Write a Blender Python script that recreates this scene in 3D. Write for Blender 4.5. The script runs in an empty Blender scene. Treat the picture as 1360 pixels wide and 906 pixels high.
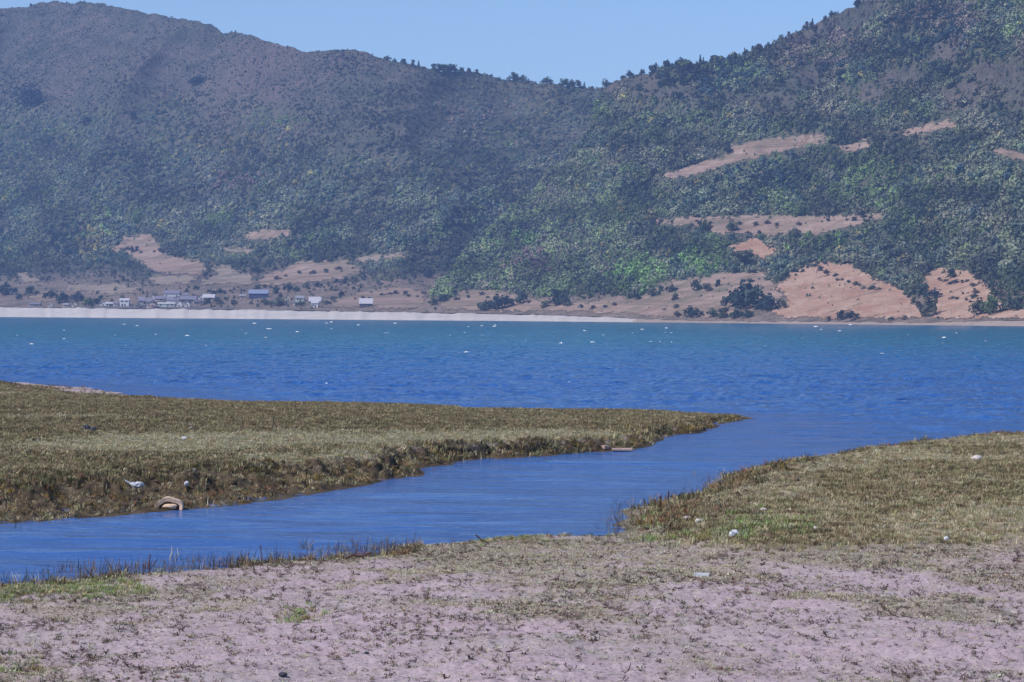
import bpy, math, random
import numpy as np
from mathutils import Matrix, Vector

random.seed(7)
RNG = np.random.default_rng(7)
scene = bpy.context.scene
col = scene.collection
R = math.radians

# ------------------------------------------------------------------ camera
F, CU, CV, CAMH = 3600.0, 680.0, 453.0, 3.0      # focal length in photo pixels, photo centre, eye height over the lake
PITCH, ROLL = math.atan(33.0 / F), 0.0061
_f = np.array([0, math.cos(PITCH), -math.sin(PITCH)])
_r0 = np.array([1.0, 0, 0]); _u0 = np.array([0, math.sin(PITCH), math.cos(PITCH)])
_rt = math.cos(ROLL) * _r0 + math.sin(ROLL) * _u0
_up = math.cos(ROLL) * _u0 - math.sin(ROLL) * _r0
cam_d = bpy.data.cameras.new('camera'); cam = bpy.data.objects.new('camera', cam_d); col.objects.link(cam)
cam_d.sensor_width = 36; cam_d.lens = 36 * F / 1360.0
cam_d.clip_start = 0.1; cam_d.clip_end = 60000
M = Matrix.Identity(4)
for i in range(3):
    M[i][0] = _rt[i]; M[i][1] = _up[i]; M[i][2] = -_f[i]
M[2][3] = CAMH
cam.matrix_world = M
scene.camera = cam

# ------------------------------------------------------------------ sky, sun, exposure
SUN_EL, SUN_AZ = R(46), R(-120)        # azimuth clockwise from +Y: behind the camera, to the left
world = bpy.data.worlds.new('World'); scene.world = world; world.use_nodes = True
nt = world.node_tree
sky = nt.nodes.new('ShaderNodeTexSky'); sky.sky_type = 'NISHITA'; sky.sun_disc = False
sky.sun_elevation = SUN_EL; sky.sun_rotation = SUN_AZ
sky.altitude = 2700; sky.air_density = 1.0; sky.dust_density = 0.1; sky.ozone_density = 3.5
bg = nt.nodes['Background']; bg.inputs['Strength'].default_value = 0.12
nt.links.new(sky.outputs['Color'], bg.inputs['Color'])
sun_d = bpy.data.lights.new('sun', 'SUN'); sun_d.energy = 3.6; sun_d.angle = R(0.53); sun_d.color = (1.0, 0.955, 0.91)
sun = bpy.data.objects.new('sun', sun_d); col.objects.link(sun)
sd_ = Vector((math.sin(SUN_AZ) * math.cos(SUN_EL), math.cos(SUN_AZ) * math.cos(SUN_EL), math.sin(SUN_EL)))
sun.rotation_euler = sd_.to_track_quat('Z', 'Y').to_euler(); sun.location = (0, 0, 50)
scene.view_settings.view_transform = 'Standard'; scene.view_settings.look = 'None'
scene.view_settings.exposure = 0.35; scene.view_settings.gamma = 1.0
cy = scene.cycles
cy.use_denoising = True
cy.max_bounces = 5; cy.diffuse_bounces = 2; cy.glossy_bounces = 2; cy.transmission_bounces = 2
cy.volume_bounces = 0; cy.transparent_max_bounces = 4

# ------------------------------------------------------------------ numpy noise
def _h(ix, iy, seed):
    n = (ix.astype(np.int64) * 374761393 + iy.astype(np.int64) * 668265263 + seed * 974711) & 0xFFFFFFFF
    n = ((n ^ (n >> 13)) * 1274126177) & 0xFFFFFFFF
    n = (n ^ (n >> 16)) & 0xFFFFFFFF
    return n / 4294967295.0
def vnoise(x, y, seed=0):
    x = np.asarray(x, float); y = np.asarray(y, float)
    ix = np.floor(x); iy = np.floor(y); fx = x - ix; fy = y - iy
    fx = fx * fx * fx * (fx * (fx * 6 - 15) + 10); fy = fy * fy * fy * (fy * (fy * 6 - 15) + 10)
    a = _h(ix, iy, seed); b = _h(ix + 1, iy, seed); c = _h(ix, iy + 1, seed); d = _h(ix + 1, iy + 1, seed)
    return (a + (b - a) * fx) * (1 - fy) + (c + (d - c) * fx) * fy
def fbm(x, y, seed=0, oct=4, g=0.5):
    s = 0; a = 1; t = 0; x = np.asarray(x, float); y = np.asarray(y, float)
    for k in range(oct):
        s = s + a * vnoise(x, y, seed + k * 17); t += a; a *= g
        x, y = x * 2.03 + 7.7, y * 2.03 + 3.1
    return s / t
def sstep(a, b, x):
    t = np.clip((x - a) / (b - a), 0, 1); return t * t * (3 - 2 * t)
def interp(pts, u):
    p = np.array(pts, float); return np.interp(u, p[:, 0], p[:, 1])
def ray(u, v):
    u = np.asarray(u, float)[..., None]; v = np.asarray(v, float)[..., None]
    return _f + _rt * (u - CU) / F + _up * (CV - v) / F
def project(P):
    P = np.asarray(P, float) - np.array([0, 0, CAMH])
    z = P @ _f
    return CU + F * (P @ _rt) / z, CV - F * (P @ _up) / z
def in_poly(u, v, poly):
    p = np.array(poly, float); n = len(p); ins = np.zeros(np.shape(u), bool)
    for i in range(n):
        x1, y1 = p[i]; x2, y2 = p[i - 1]
        if y1 == y2: continue
        c = ((y1 > v) != (y2 > v)) & (u < (x2 - x1) * (v - y1) / (y2 - y1) + x1)
        ins ^= c
    return ins

# ------------------------------------------------------------------ materials
def new_mat(name):
    m = bpy.data.materials.new(name); m.use_nodes = True
    n = m.node_tree.nodes; b = n['Principled BSDF']
    return m, m.node_tree, b
def nd(t, typ, **kw):
    x = t.nodes.new(typ)
    for k, v in kw.items():
        if k.startswith('i_'): x.inputs[k[2:].replace('_', ' ')].default_value = v
        else: setattr(x, k, v)
    return x
def noise(t, scale, detail=4, rough=0.55, vec=None, dist=0.0):
    n = t.nodes.new('ShaderNodeTexNoise'); n.inputs['Scale'].default_value = scale
    n.inputs['Detail'].default_value = detail; n.inputs['Roughness'].default_value = rough
    n.inputs['Distortion'].default_value = dist
    if vec is not None: t.links.new(vec, n.inputs['Vector'])
    return n.outputs['Fac']
def ramp(t, fac, stops):
    r = t.nodes.new('ShaderNodeValToRGB'); e = r.color_ramp.elements
    while len(e) > 1: e.remove(e[-1])
    e[0].position, e[0].color = stops[0][0], (*stops[0][1], 1)
    for p, c in stops[1:]:
        x = e.new(p); x.color = (*c, 1)
    t.links.new(fac, r.inputs[0]); return r.outputs[0]
def vramp(t, fac, a, b, lo=0.0, hi=1.0):
    r = t.nodes.new('ShaderNodeMapRange'); r.inputs[1].default_value = a; r.inputs[2].default_value = b
    r.inputs[3].default_value = lo; r.inputs[4].default_value = hi
    t.links.new(fac, r.inputs[0]); return r.outputs[0]
def mix(t, fac, a, b, mode='MIX'):
    m = t.nodes.new('ShaderNodeMix'); m.data_type = 'RGBA'; m.blend_type = mode
    for s, x in ((0, fac), (6, a), (7, b)):
        if hasattr(x, 'is_output'): t.links.new(x, m.inputs[s])
        elif s == 0: m.inputs[0].default_value = x
        else: m.inputs[s].default_value = (*x, 1)
    return m.outputs[2]
def bump(t, b, h, strength, dist):
    n = t.nodes.new('ShaderNodeBump'); n.inputs['Strength'].default_value = strength; n.inputs['Distance'].default_value = dist
    t.links.new(h, n.inputs['Height']); t.links.new(n.outputs[0], b.inputs['Normal']); return n
def obj_coord(t):
    return t.nodes.new('ShaderNodeTexCoord').outputs['Object']
def attr(t, name, typ='GEOMETRY'):
    a = t.nodes.new('ShaderNodeAttribute'); a.attribute_name = name; a.attribute_type = typ; return a

def plain(name, c, rough=0.8, var=0.15, scale=3.0, spec=0.3):
    m, t, b = new_mat(name)
    f = noise(t, scale, 5, 0.6, obj_coord(t))
    cc = ramp(t, f, [(0.3, tuple(x * (1 - var) for x in c)), (0.7, tuple(min(1, x * (1 + var)) for x in c))])
    t.links.new(cc, b.inputs['Base Color']); b.inputs['Roughness'].default_value = rough
    b.inputs['Specular IOR Level'].default_value = spec
    return m

def leaf_mat(name, typ):
    m, t, b = new_mat(name)
    if typ == 'INSTANCER': c = attr(t, 'tint', 'INSTANCER').outputs['Color']
    else: c = t.nodes.new('ShaderNodeObjectInfo').outputs['Color']
    g = t.nodes.new('ShaderNodeNewGeometry')
    f = vramp(t, g.outputs['Random Per Island'], 0, 1, 0.82, 1.18)
    x = t.nodes.new('ShaderNodeVectorMath'); x.operation = 'SCALE'
    t.links.new(c, x.inputs[0]); t.links.new(f, x.inputs['Scale'])
    t.links.new(x.outputs[0], b.inputs['Base Color'])
    b.inputs['Roughness'].default_value = 0.75; b.inputs['Specular IOR Level'].default_value = 0.2
    return m
MAT_LEAF_I = leaf_mat('leaf_wood', 'INSTANCER')
MAT_LEAF_O = leaf_mat('leaf_tree', 'OBJECT')
MAT_BARK = plain('bark', (0.13, 0.10, 0.08), 0.9, 0.3, 2.0)

def mountain_mat():
    m, t, b = new_mat('mountain_scrub'); v = obj_coord(t)
    big = noise(t, 0.006, 5, 0.6, v); mid = noise(t, 0.05, 6, 0.65, v); fine = noise(t, 0.45, 5, 0.7, v)
    c1 = ramp(t, mid, [(0.3, (0.055, 0.07, 0.055)), (0.5, (0.105, 0.105, 0.09)), (0.7, (0.165, 0.135, 0.12))])
    c2 = ramp(t, mid, [(0.3, (0.09, 0.105, 0.068)), (0.55, (0.135, 0.135, 0.09)), (0.75, (0.18, 0.155, 0.12))])
    op = attr(t, 'open').outputs['Fac']
    c1 = mix(t, vramp(t, big, 0.48, 0.66), c1, mix(t, 0.35, c1, (0.23, 0.155, 0.15)))
    c = mix(t, op, c2, c1)
    c3 = ramp(t, mid, [(0.3, (0.14, 0.125, 0.085)), (0.5, (0.29, 0.22, 0.175)), (0.7, (0.37, 0.28, 0.23))])
    c = mix(t, attr(t, 'bare').outputs['Fac'], c, c3)
    k = ramp(t, fine, [(0.35, (0.45, 0.5, 0.5)), (0.6, (1.1, 1.05, 1.05))])
    c = mix(t, 1.0, c, k, 'MULTIPLY')
    t.links.new(c, b.inputs['Base Color']); b.inputs['Roughness'].default_value = 0.95; b.inputs['Specular IOR Level'].default_value = 0.1
    bump(t, b, fine, 0.8, 2.0)
    return m
def soil_mat(name, a, b_, c_, sc=0.08, kind='plain'):
    m, t, b = new_mat(name); v = obj_coord(t)
    def mapped(x, y, z):
        mp = t.nodes.new('ShaderNodeMapping'); mp.inputs['Scale'].default_value = (x, y, z); t.links.new(v, mp.inputs[0]); return mp.outputs[0]
    mid = noise(t, sc, 6, 0.65, mapped(0.35, 1, 1), 0.4); fine = noise(t, 0.8, 4, 0.7, v)
    c = ramp(t, mid, [(0.3, a), (0.5, b_), (0.7, c_)])
    k = ramp(t, fine, [(0.3, (0.72, 0.72, 0.72)), (0.65, (1.08, 1.08, 1.08))])
    c = mix(t, 1.0, c, k, 'MULTIPLY')
    h = fine; hs, hd = 0.5, 0.6
    if kind == 'terrace':
        g = noise(t, 1.0, 3, 0.55, mapped(0.012, 0.012, 0.42), 0.6)
        c = mix(t, vramp(t, g, 0.50, 0.60), c, mix(t, 0.55, c, (0.16, 0.13, 0.085))); h = g; hs, hd = 1.0, 2.0
        weed = noise(t, 0.035, 5, 0.7, v); c = mix(t, vramp(t, weed, 0.52, 0.66), c, mix(t, 0.6, c, (0.13, 0.125, 0.08)))
    if kind == 'gully':
        g = noise(t, 1.0, 5, 0.65, mapped(0.10, 0.05, 0.08), 0.6)
        c = mix(t, vramp(t, g, 0.58, 0.40), c, mix(t, 0.5, c, (0.30, 0.145, 0.09))); h = g; hs, hd = 0.7, 3.0
        weed = noise(t, 0.06, 6, 0.75, v); c = mix(t, vramp(t, weed, 0.56, 0.66), c, mix(t, 0.7, c, (0.12, 0.105, 0.07)))
    t.links.new(c, b.inputs['Base Color']); b.inputs['Roughness'].default_value = 0.95; b.inputs['Specular IOR Level'].default_value = 0.1
    bump(t, b, h, hs, hd)
    return m
MAT_MTN = mountain_mat()
MAT_FIELD = soil_mat('field_soil', (0.21, 0.145, 0.105), (0.33, 0.23, 0.18), (0.41, 0.295, 0.24), 0.08, 'terrace')
MAT_FIELD_G = soil_mat('field_grey', (0.20, 0.165, 0.12), (0.31, 0.24, 0.19), (0.37, 0.295, 0.24), 0.08, 'terrace')
MAT_CLAY = soil_mat('field_clay', (0.36, 0.215, 0.14), (0.46, 0.30, 0.215), (0.52, 0.375, 0.295), 0.035, 'gully')
MAT_BEACH = soil_mat('beach_sand', (0.50, 0.45, 0.425), (0.57, 0.52, 0.495), (0.61, 0.56, 0.535))
MAT_BEACH2 = soil_mat('beach_clay', (0.37, 0.285, 0.235), (0.43, 0.335, 0.28), (0.48, 0.385, 0.33))

def water_mat():
    m, t, b = new_mat('lake_water'); g = t.nodes.new('ShaderNodeNewGeometry')
    sep = t.nodes.new('ShaderNodeSeparateXYZ'); t.links.new(g.outputs['Position'], sep.inputs[0])
    pos = g.outputs['Position']
    far = vramp(t, sep.outputs['Y'], 120, 330)
    c = mix(t, vramp(t, sep.outputs['Y'], 45, 85), (0.042, 0.112, 0.33), (0.024, 0.102, 0.34)); c = mix(t, far, c, (0.002, 0.12, 0.235))
    t.links.new(c, b.inputs['Base Color'])
    b.inputs['IOR'].default_value = 1.33; b.inputs['Roughness'].default_value = 0.13
    def layer(sx, sy, d=3, r=0.55, dist=0.3):
        mp = t.nodes.new('ShaderNodeMapping'); mp.inputs['Scale'].default_value = (sx, sy, 1)
        mp.inputs['Rotation'].default_value = (0, 0, R(6)); t.links.new(pos, mp.inputs[0])
        return noise(t, 1.0, d, r, mp.outputs[0], dist)
    near = layer(0.35, 2.1, 4, 0.6); lake = layer(0.42, 0.62, 5, 0.7); swell = layer(0.06, 0.15, 4, 0.6)
    lakew = vramp(t, sep.outputs['Y'], 50, 90)
    a = nd(t, 'ShaderNodeMath', operation='MULTIPLY'); t.links.new(near, a.inputs[0]); a.inputs[1].default_value = 0.16
    l1 = nd(t, 'ShaderNodeMath', operation='MULTIPLY'); t.links.new(lake, l1.inputs[0]); t.links.new(vramp(t, lakew, 0, 1, 0.06, 0.45), l1.inputs[1])
    l2 = nd(t, 'ShaderNodeMath', operation='MULTIPLY'); t.links.new(swell, l2.inputs[0]); t.links.new(vramp(t, lakew, 0, 1, 0.0, 1.5), l2.inputs[1])
    s1 = nd(t, 'ShaderNodeMath', operation='ADD'); t.links.new(a.outputs[0], s1.inputs[0]); t.links.new(l1.outputs[0], s1.inputs[1])
    s2 = nd(t, 'ShaderNodeMath', operation='ADD'); t.links.new(s1.outputs[0], s2.inputs[0]); t.links.new(l2.outputs[0], s2.inputs[1])
    bump(t, b, s2.outputs[0], 1.0, 1.0)
    return m
MAT_WATER = water_mat()

def ground_mat():
    m, t, b = new_mat('shore_soil'); v = obj_coord(t)
    veg = attr(t, 'veg').outputs['Fac']; mud = attr(t, 'mud').outputs['Fac']
    big = noise(t, 0.35, 5, 0.6, v); mid = noise(t, 2.2, 6, 0.65, v); fine = noise(t, 22, 5, 0.7, v)
    soil = ramp(t, mid, [(0.3, (0.40, 0.30, 0.325)), (0.5, (0.465, 0.36, 0.39)), (0.7, (0.505, 0.41, 0.445))])
    soil2 = ramp(t, mid, [(0.3, (0.385, 0.31, 0.315)), (0.7, (0.475, 0.395, 0.405))])
    soil = mix(t, vramp(t, big, 0.42, 0.62), soil, soil2)
    grass = ramp(t, mid, [(0.3, (0.22, 0.18, 0.115)), (0.6, (0.34, 0.285, 0.20))])
    mudc = ramp(t, mid, [(0.3, (0.04, 0.03, 0.02)), (0.6, (0.12, 0.09, 0.06))])  # mud, taken darker in place of shadow on the eroded bank
    c = mix(t, veg, soil, grass); c = mix(t, mud, c, mudc)
    k = ramp(t, fine, [(0.30, (0.5, 0.46, 0.46)), (0.48, (0.95, 0.95, 0.95)), (0.7, (1.12, 1.1, 1.1))])
    c = mix(t, 1.0, c, k, 'MULTIPLY')
    t.links.new(c, b.inputs['Base Color']); b.inputs['Roughness'].default_value = 0.95; b.inputs['Specular IOR Level'].default_value = 0.12
    bump(t, b, fine, 0.7, 0.025)
    return m
MAT_GROUND = ground_mat()

# ------------------------------------------------------------------ object helpers
def link(o, parent=None, label=None, cat=None, group=None, kind=None):
    col.objects.link(o)
    if parent is not None: o.parent = parent
    if label: o['label'] = label
    if cat: o['category'] = cat
    if group: o['group'] = group
    if kind: o['kind'] = kind
    return o
def mesh_obj(name, verts, faces, mat, smooth=False, **kw):
    me = bpy.data.meshes.new(name)
    verts = np.asarray(verts, np.float32)
    if isinstance(faces, np.ndarray):
        nf, k = faces.shape
        me.vertices.add(len(verts)); me.vertices.foreach_set('co', verts.ravel())
        me.loops.add(nf * k); me.loops.foreach_set('vertex_index', faces.astype(np.int32).ravel())
        me.polygons.add(nf); me.polygons.foreach_set('loop_start', np.arange(0, nf * k, k, dtype=np.int32))
        me.update(calc_edges=True)
    else:
        me.from_pydata(verts.tolist(), [], faces)
    if mat is not None: me.materials.append(mat)
    if smooth: me.polygons.foreach_set('use_smooth', np.ones(len(me.polygons), bool))
    me.update()
    return link(bpy.data.objects.new(name, me), **kw)
def set_attr(o, name, vals, typ='FLOAT'):
    a = o.data.attributes.new(name, typ, 'POINT')
    key = {'FLOAT': 'value', 'INT': 'value', 'FLOAT_VECTOR': 'vector', 'FLOAT_COLOR': 'color'}[typ]
    a.data.foreach_set(key, np.asarray(vals, np.int32 if typ == 'INT' else np.float32).ravel())
def grid_faces(nr, nc):
    i = np.arange(nr - 1)[:, None] * nc + np.arange(nc - 1)[None, :]
    return np.stack([i, i + 1, i + nc + 1, i + nc], -1).reshape(-1, 4)
def empty(name, loc, rz=0.0, **kw):
    o = bpy.data.objects.new(name, None); o.location = loc; o.rotation_euler = (0, 0, rz); o.empty_display_size = 0.2
    return link(o, **kw)
def scatter(name, pts, scale, rotz, idx, tint, coll, label, cat, tilt=None):
    """A mass nobody could count: one object whose points carry instanced plants."""
    n = len(pts)
    me = bpy.data.meshes.new(name); me.vertices.add(n); me.vertices.foreach_set('co', np.asarray(pts, np.float32).ravel())
    o = link(bpy.data.objects.new(name, me), label=label, cat=cat, kind='stuff')
    rot = np.zeros((n, 3)); rot[:, 2] = rotz
    if tilt is not None: rot[:, :2] = tilt
    set_attr(o, 'scl', scale, 'FLOAT_VECTOR'); set_attr(o, 'rot', rot, 'FLOAT_VECTOR'); set_attr(o, 'pick', idx, 'INT')
    set_attr(o, 'tint', np.concatenate([tint, np.ones((n, 1))], 1), 'FLOAT_COLOR')
    ng = bpy.data.node_groups.new(name, 'GeometryNodeTree')
    ng.interface.new_socket('Geometry', in_out='INPUT', socket_type='NodeSocketGeometry')
    ng.interface.new_socket('Geometry', in_out='OUTPUT', socket_type='NodeSocketGeometry')
    gi = ng.nodes.new('NodeGroupInput'); go = ng.nodes.new('NodeGroupOutput')
    ci = ng.nodes.new('GeometryNodeCollectionInfo'); ci.inputs['Collection'].default_value = coll
    ci.inputs['Separate Children'].default_value = True; ci.inputs['Reset Children'].default_value = True
    ip = ng.nodes.new('GeometryNodeInstanceOnPoints'); ip.inputs['Pick Instance'].default_value = True
    def na(nm, typ):
        x = ng.nodes.new('GeometryNodeInputNamedAttribute'); x.data_type = typ; x.inputs['Name'].default_value = nm
        return x.outputs['Attribute']
    ng.links.new(gi.outputs[0], ip.inputs['Points']); ng.links.new(ci.outputs[0], ip.inputs['Instance'])
    ng.links.new(na('pick', 'INT'), ip.inputs['Instance Index'])
    ng.links.new(na('rot', 'FLOAT_VECTOR'), ip.inputs['Rotation']); ng.links.new(na('scl', 'FLOAT_VECTOR'), ip.inputs['Scale'])
    ng.links.new(ip.outputs[0], go.inputs[0])
    md = o.modifiers.new('scatter', 'NODES'); md.node_group = ng
    return o
def proto_collection(name, meshes):
    c = bpy.data.collections.new(name)
    for i, me in enumerate(meshes):
        c.objects.link(bpy.data.objects.new('%s_%02d' % (name, i), me))
    return c

# ------------------------------------------------------------------ far shore and mountains
def horiz(u):                      # photo row of the horizon in column u
    return 420.0 + ROLL * (np.asarray(u, float) - CU)
def r_shore(u):
    return CAMH * F / np.interp(u, [-300, 0, 680, 1360, 1700], [4.7, 5.0, 6.4, 9.0, 10.2])
BEACH_TOP = [(-300, 404.5), (0, 406), (200, 408.2), (330, 409.5), (440, 411.5), (560, 413.5), (700, 416), (815, 419.5), (860, 422.5), (960, 425), (1080, 425.5), (1220, 427), (1290, 425), (1360, 424), (1700, 424)]
SKY_L = [(-300, 30), (-60, 14), (0, 10), (30, 10), (45, 6), (70, 2), (128, 4), (149, 7), (189, 16), (257, 27), (281, 33), (294, 43), (331, 45), (355, 54), (406, 69), (426, 67), (473, 66), (510, 77), (550, 86), (584, 94), (635, 97), (665, 105), (723, 111), (768, 115), (792, 119), (840, 112), (900, 105), (1000, 95)]
SKY_R = [(540, 420), (556, 408), (578, 385), (610, 347), (650, 305), (700, 262), (745, 222), (775, 185), (790, 150), (800, 122), (812, 112), (834, 102), (860, 97), (897, 88), (933, 84), (989, 75), (1025, 60), (1073, 36), (1117, 15), (1147, 3), (1200, -18), (1300, -50), (1400, -75), (1700, -110)]

class Slope:
    def __init__(s, u0, u1, sky, r_add, seed, steep, relief):
        s.nu = int((u1 - u0) / 2.5) + 1; s.nv = 230
        s.u = np.linspace(u0, u1, s.nu)
        vb = interp(BEACH_TOP, s.u) + 1.5; vs = interp(sky, s.u)
        vs = vs + (fbm(s.u / 9, s.u * 0, seed + 3, 3) - 0.5) * 5
        vs = np.minimum(vs, vb - 1)
        s.vb, s.vs = vb, vs
        k = np.linspace(0, 1, s.nv) ** 1.25
        s.k = k
        V = vb[None] + (vs - vb)[None] * k[:, None]
        U = np.broadcast_to(s.u, V.shape)
        d = ray(U, V); t = d[..., 2] / np.hypot(d[..., 0], d[..., 1])
        above = vb[None] - V
        tan = steep(U, V, above)
        tan = np.maximum(tan * (0.85 + 0.3 * fbm(U / 220, V / 70, seed, 3)), t + 0.06)
        lr = np.zeros_like(V); lr[0] = np.log(r_shore(s.u) + 62 + r_add(s.u))
        dt = np.diff(t, axis=0)
        for i in range(1, s.nv):
            lr[i] = lr[i - 1] + dt[i - 1] / (tan[i] - t[i])
        w = U + (V - 250) * relief[2]
        rid = 1 - np.abs(2 * fbm(w / relief[1], V / (relief[1] * 1.3), seed + 9, 4) - 1)
        lr = lr + relief[0] * sstep(25, 130, above) * (0.75 - rid)
        lr = np.maximum.accumulate(lr, axis=0) + np.arange(s.nv)[:, None] * 2e-5
        s.lr = lr; s.V = V
        r = np.exp(lr)
        P = s.along(U, V, r)
        # the far side of the crest, falling away out of sight
        rows = [P]
        for dr, dz in ((30, -6), (90, -35), (220, -120), (420, -260)):
            q = P[-1].copy(); dirs = q[:, :2] / np.linalg.norm(q[:, :2], axis=1)[:, None]
            q[:, :2] += dirs * dr; q[:, 2] += dz; rows.append(q[None])
        s.P = np.concatenate(rows, 0); s.Pv = P
    def along(s, U, V, r):
        d = ray(U, V); k = r / np.hypot(d[..., 0], d[..., 1])
        return np.array([0, 0, CAMH]) + d * k[..., None]
    def at(s, u, v):               # the point of the hillside that shows at a photo pixel
        u = np.atleast_1d(np.asarray(u, float)); v = np.atleast_1d(np.asarray(v, float))
        fi = np.clip((u - s.u[0]) / (s.u[1] - s.u[0]), 0, s.nu - 1.001); i = fi.astype(int); fu = fi - i
        vb = np.interp(u, s.u, s.vb); vs = np.interp(u, s.u, s.vs)
        kk = np.clip((vb - v) / (vb - vs), 0, 0.9999)
        fj = kk ** (1 / 1.25) * (s.nv - 1); j = np.clip(fj.astype(int), 0, s.nv - 2); fv = fj - j
        L = s.Pv
        a = L[j, i] * (1 - fu)[:, None] + L[j, i + 1] * fu[:, None]
        b = L[j + 1, i] * (1 - fu)[:, None] + L[j + 1, i + 1] * fu[:, None]
        return a * (1 - fv)[:, None] + b * fv[:, None]
    def build(s, name, open_fn, **kw):
        nr = s.P.shape[0]
        o = mesh_obj(name, s.P.reshape(-1, 3), grid_faces(nr, s.nu), MAT_MTN, True, kind='structure', **kw)
        V = np.concatenate([s.V, np.repeat(s.V[-1:], nr - s.nv, 0)]); U = np.broadcast_to(s.u, V.shape)
        set_attr(o, 'open', np.clip(open_fn(U, V), 0, 1).ravel())
        set_attr(o, 'bare', (sstep(356, 384, V + (fbm(U / 40, V / 12, 73, 4) - 0.5) * 50) * (0.6 + 0.4 * fbm(U / 30, V / 8, 74, 3))).ravel()); return o
    def sample(s, dens):
        """random points over the hillside; dens(U,V) in plants per square metre"""
        P = s.Pv
        A = np.linalg.norm(np.cross(P[1:, :-1] - P[:-1, :-1], P[:-1, 1:] - P[:-1, :-1]), axis=-1)
        Vc = (s.V[1:, :-1] + s.V[:-1, 1:]) / 2; Uc = np.broadcast_to((s.u[1:] + s.u[:-1]) / 2, Vc.shape)
        n = RNG.poisson(np.clip(A * dens(Uc, Vc), 0, 60)); j, i = np.nonzero(n); c = n[j, i]
        j = np.repeat(j, c); i = np.repeat(i, c); a = RNG.random(len(j)); b = RNG.random(len(j))
        p = (P[j, i] * ((1 - a) * (1 - b))[:, None] + P[j, i + 1] * (a * (1 - b))[:, None] + P[j + 1, i] * ((1 - a) * b)[:, None] + P[j + 1, i + 1] * (a * b)[:, None])
        return p, s.u[i] + a * (s.u[1] - s.u[0]), s.V[j, i] * (1 - b) + s.V[j + 1, i] * b

LEFT = Slope(-260, 980, SKY_L, lambda u: np.clip(u - 480, 0, 500) * 0.55 * sstep(480, 640, u), 11,
             lambda U, V, a: 0.10 + 0.40 * sstep(28, 110, a + 10 * (fbm(U / 220, V * 0, 5, 2) - 0.5)) + 0.06 * sstep(200, 400, a), (0.033, 230, 0.5))
RIGHT = Slope(540, 1640, SKY_R, lambda u: np.zeros_like(u), 31,
              lambda U, V, a: 0.17 + 0.30 * sstep(45, 130, a) * (1 - 0.65 * sstep(120, 132, a) * (1 - sstep(138, 150, a)) * sstep(850, 950, U)) + 0.15 * sstep(170, 330, a), (0.07, 230, -0.4))

def open_left(U, V):
    n = fbm(U / 70 + V / 200, V / 45, 71, 4) - 0.5
    up = 1 - sstep(90, 215, V + n * 150 - (U - 200) * 0.12)
    low = sstep(335, 372, V + n * 40)
    return np.maximum(up * sstep(900, 350, U), low)
def open_right(U, V):
    n = fbm(U / 60, V / 35, 72, 4) - 0.5
    p = sstep(0.02, 0.12, n) * sstep(170, 120, V) * 0.8
    low = sstep(385, 405, V + n * 30)
    return np.maximum(p, low)
LEFT.build('mountain_left', open_left, label='hazy scrub covered mountain behind the lakeside village', cat='mountain')
RIGHT.build('mountain_right', open_right, label='wooded mountain spur above the bare clay slopes', cat='mountain')

# lake bed: one sheet from behind the camera to beyond the crests
mesh_obj('lake_bed', [(-1700, -300, -2.5), (1700, -300, -2.5), (1700, 5200, -2.5), (-1700, 5200, -2.5)], [(0, 1, 2, 3)],
         plain('lake_bed_silt', (0.12, 0.10, 0.07), 0.95), kind='structure', label='brown silt bed under the blue lake water', cat='lake bed')
def build_water():
    """the lake surface: chop in real relief out to 700 m, one sheet from the near shore to the far beach"""
    rr = [4.0, 14.0]; d = 20.0
    while d < 2420:
        rr.append(d); d += 0.16 if d < 36 else 0.22 if d < 62 else 0.36 if d < 210 else 0.36 * (d / 210) ** 1.7 if d < 1200 else 40.0
    rr.append(2420.0); rr = np.array(rr); uc = np.concatenate([[-9000, -3000, -900], np.linspace(-140, 1500, 520), [2300, 4400, 10500]])
    x = (uc[None] - CU) / F * rr[:, None]; x[:2] = x[2] * 0.98; y = np.broadcast_to(rr[:, None], x.shape)
    lake = sstep(55, 95, y + np.clip(x, -8, 8) * 1.2) * sstep(1100, 420, y)
    gust = 0.55 + 0.9 * fbm(x * 0.02, y * 0.008, 602, 3)
    chop = (1 - np.abs(2 * fbm(x * 0.55 + y * 0.12, y * 0.42, 600, 4, 0.6) - 1)) - 0.7
    rip = fbm(x * 0.22 + y * 0.03, y * 1.25, 601, 3) - 0.5
    zl = lake * gust * (chop * 0.34 + (fbm(x * 0.10, y * 0.16, 603, 2) - 0.5) * 0.16)
    zr = (1 - lake) * rip * (0.09 + 0.13 * sstep(0.42, 0.62, fbm(x * 0.16, y * 0.10, 604, 2))) * sstep(18, 24, y) * sstep(300, 150, y)
    jj = np.nonzero((rr > 19) & (rr < 130))[0]
    sp = np.maximum(sdist(x[jj], y[jj], spit), sdist(x[jj], y[jj], near)).reshape(len(jj), -1)
    zl[jj] *= sstep(0.3, -9, sp) * 0.97 + 0.03; zr[jj] *= sstep(0.3, -1.5, sp)
    z = zl + zr
    z[rr < 20] = 0
    ins = (uc < -150) | (uc > 1510); z[:, ins] = 0
    o = mesh_obj('lake_water', np.stack([x, y, z], -1).reshape(-1, 3), grid_faces(*x.shape), MAT_WATER, True,
             kind='structure', label='choppy deep blue lake water with a channel between the spits', cat='water')
    print('water', x.shape)

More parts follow.
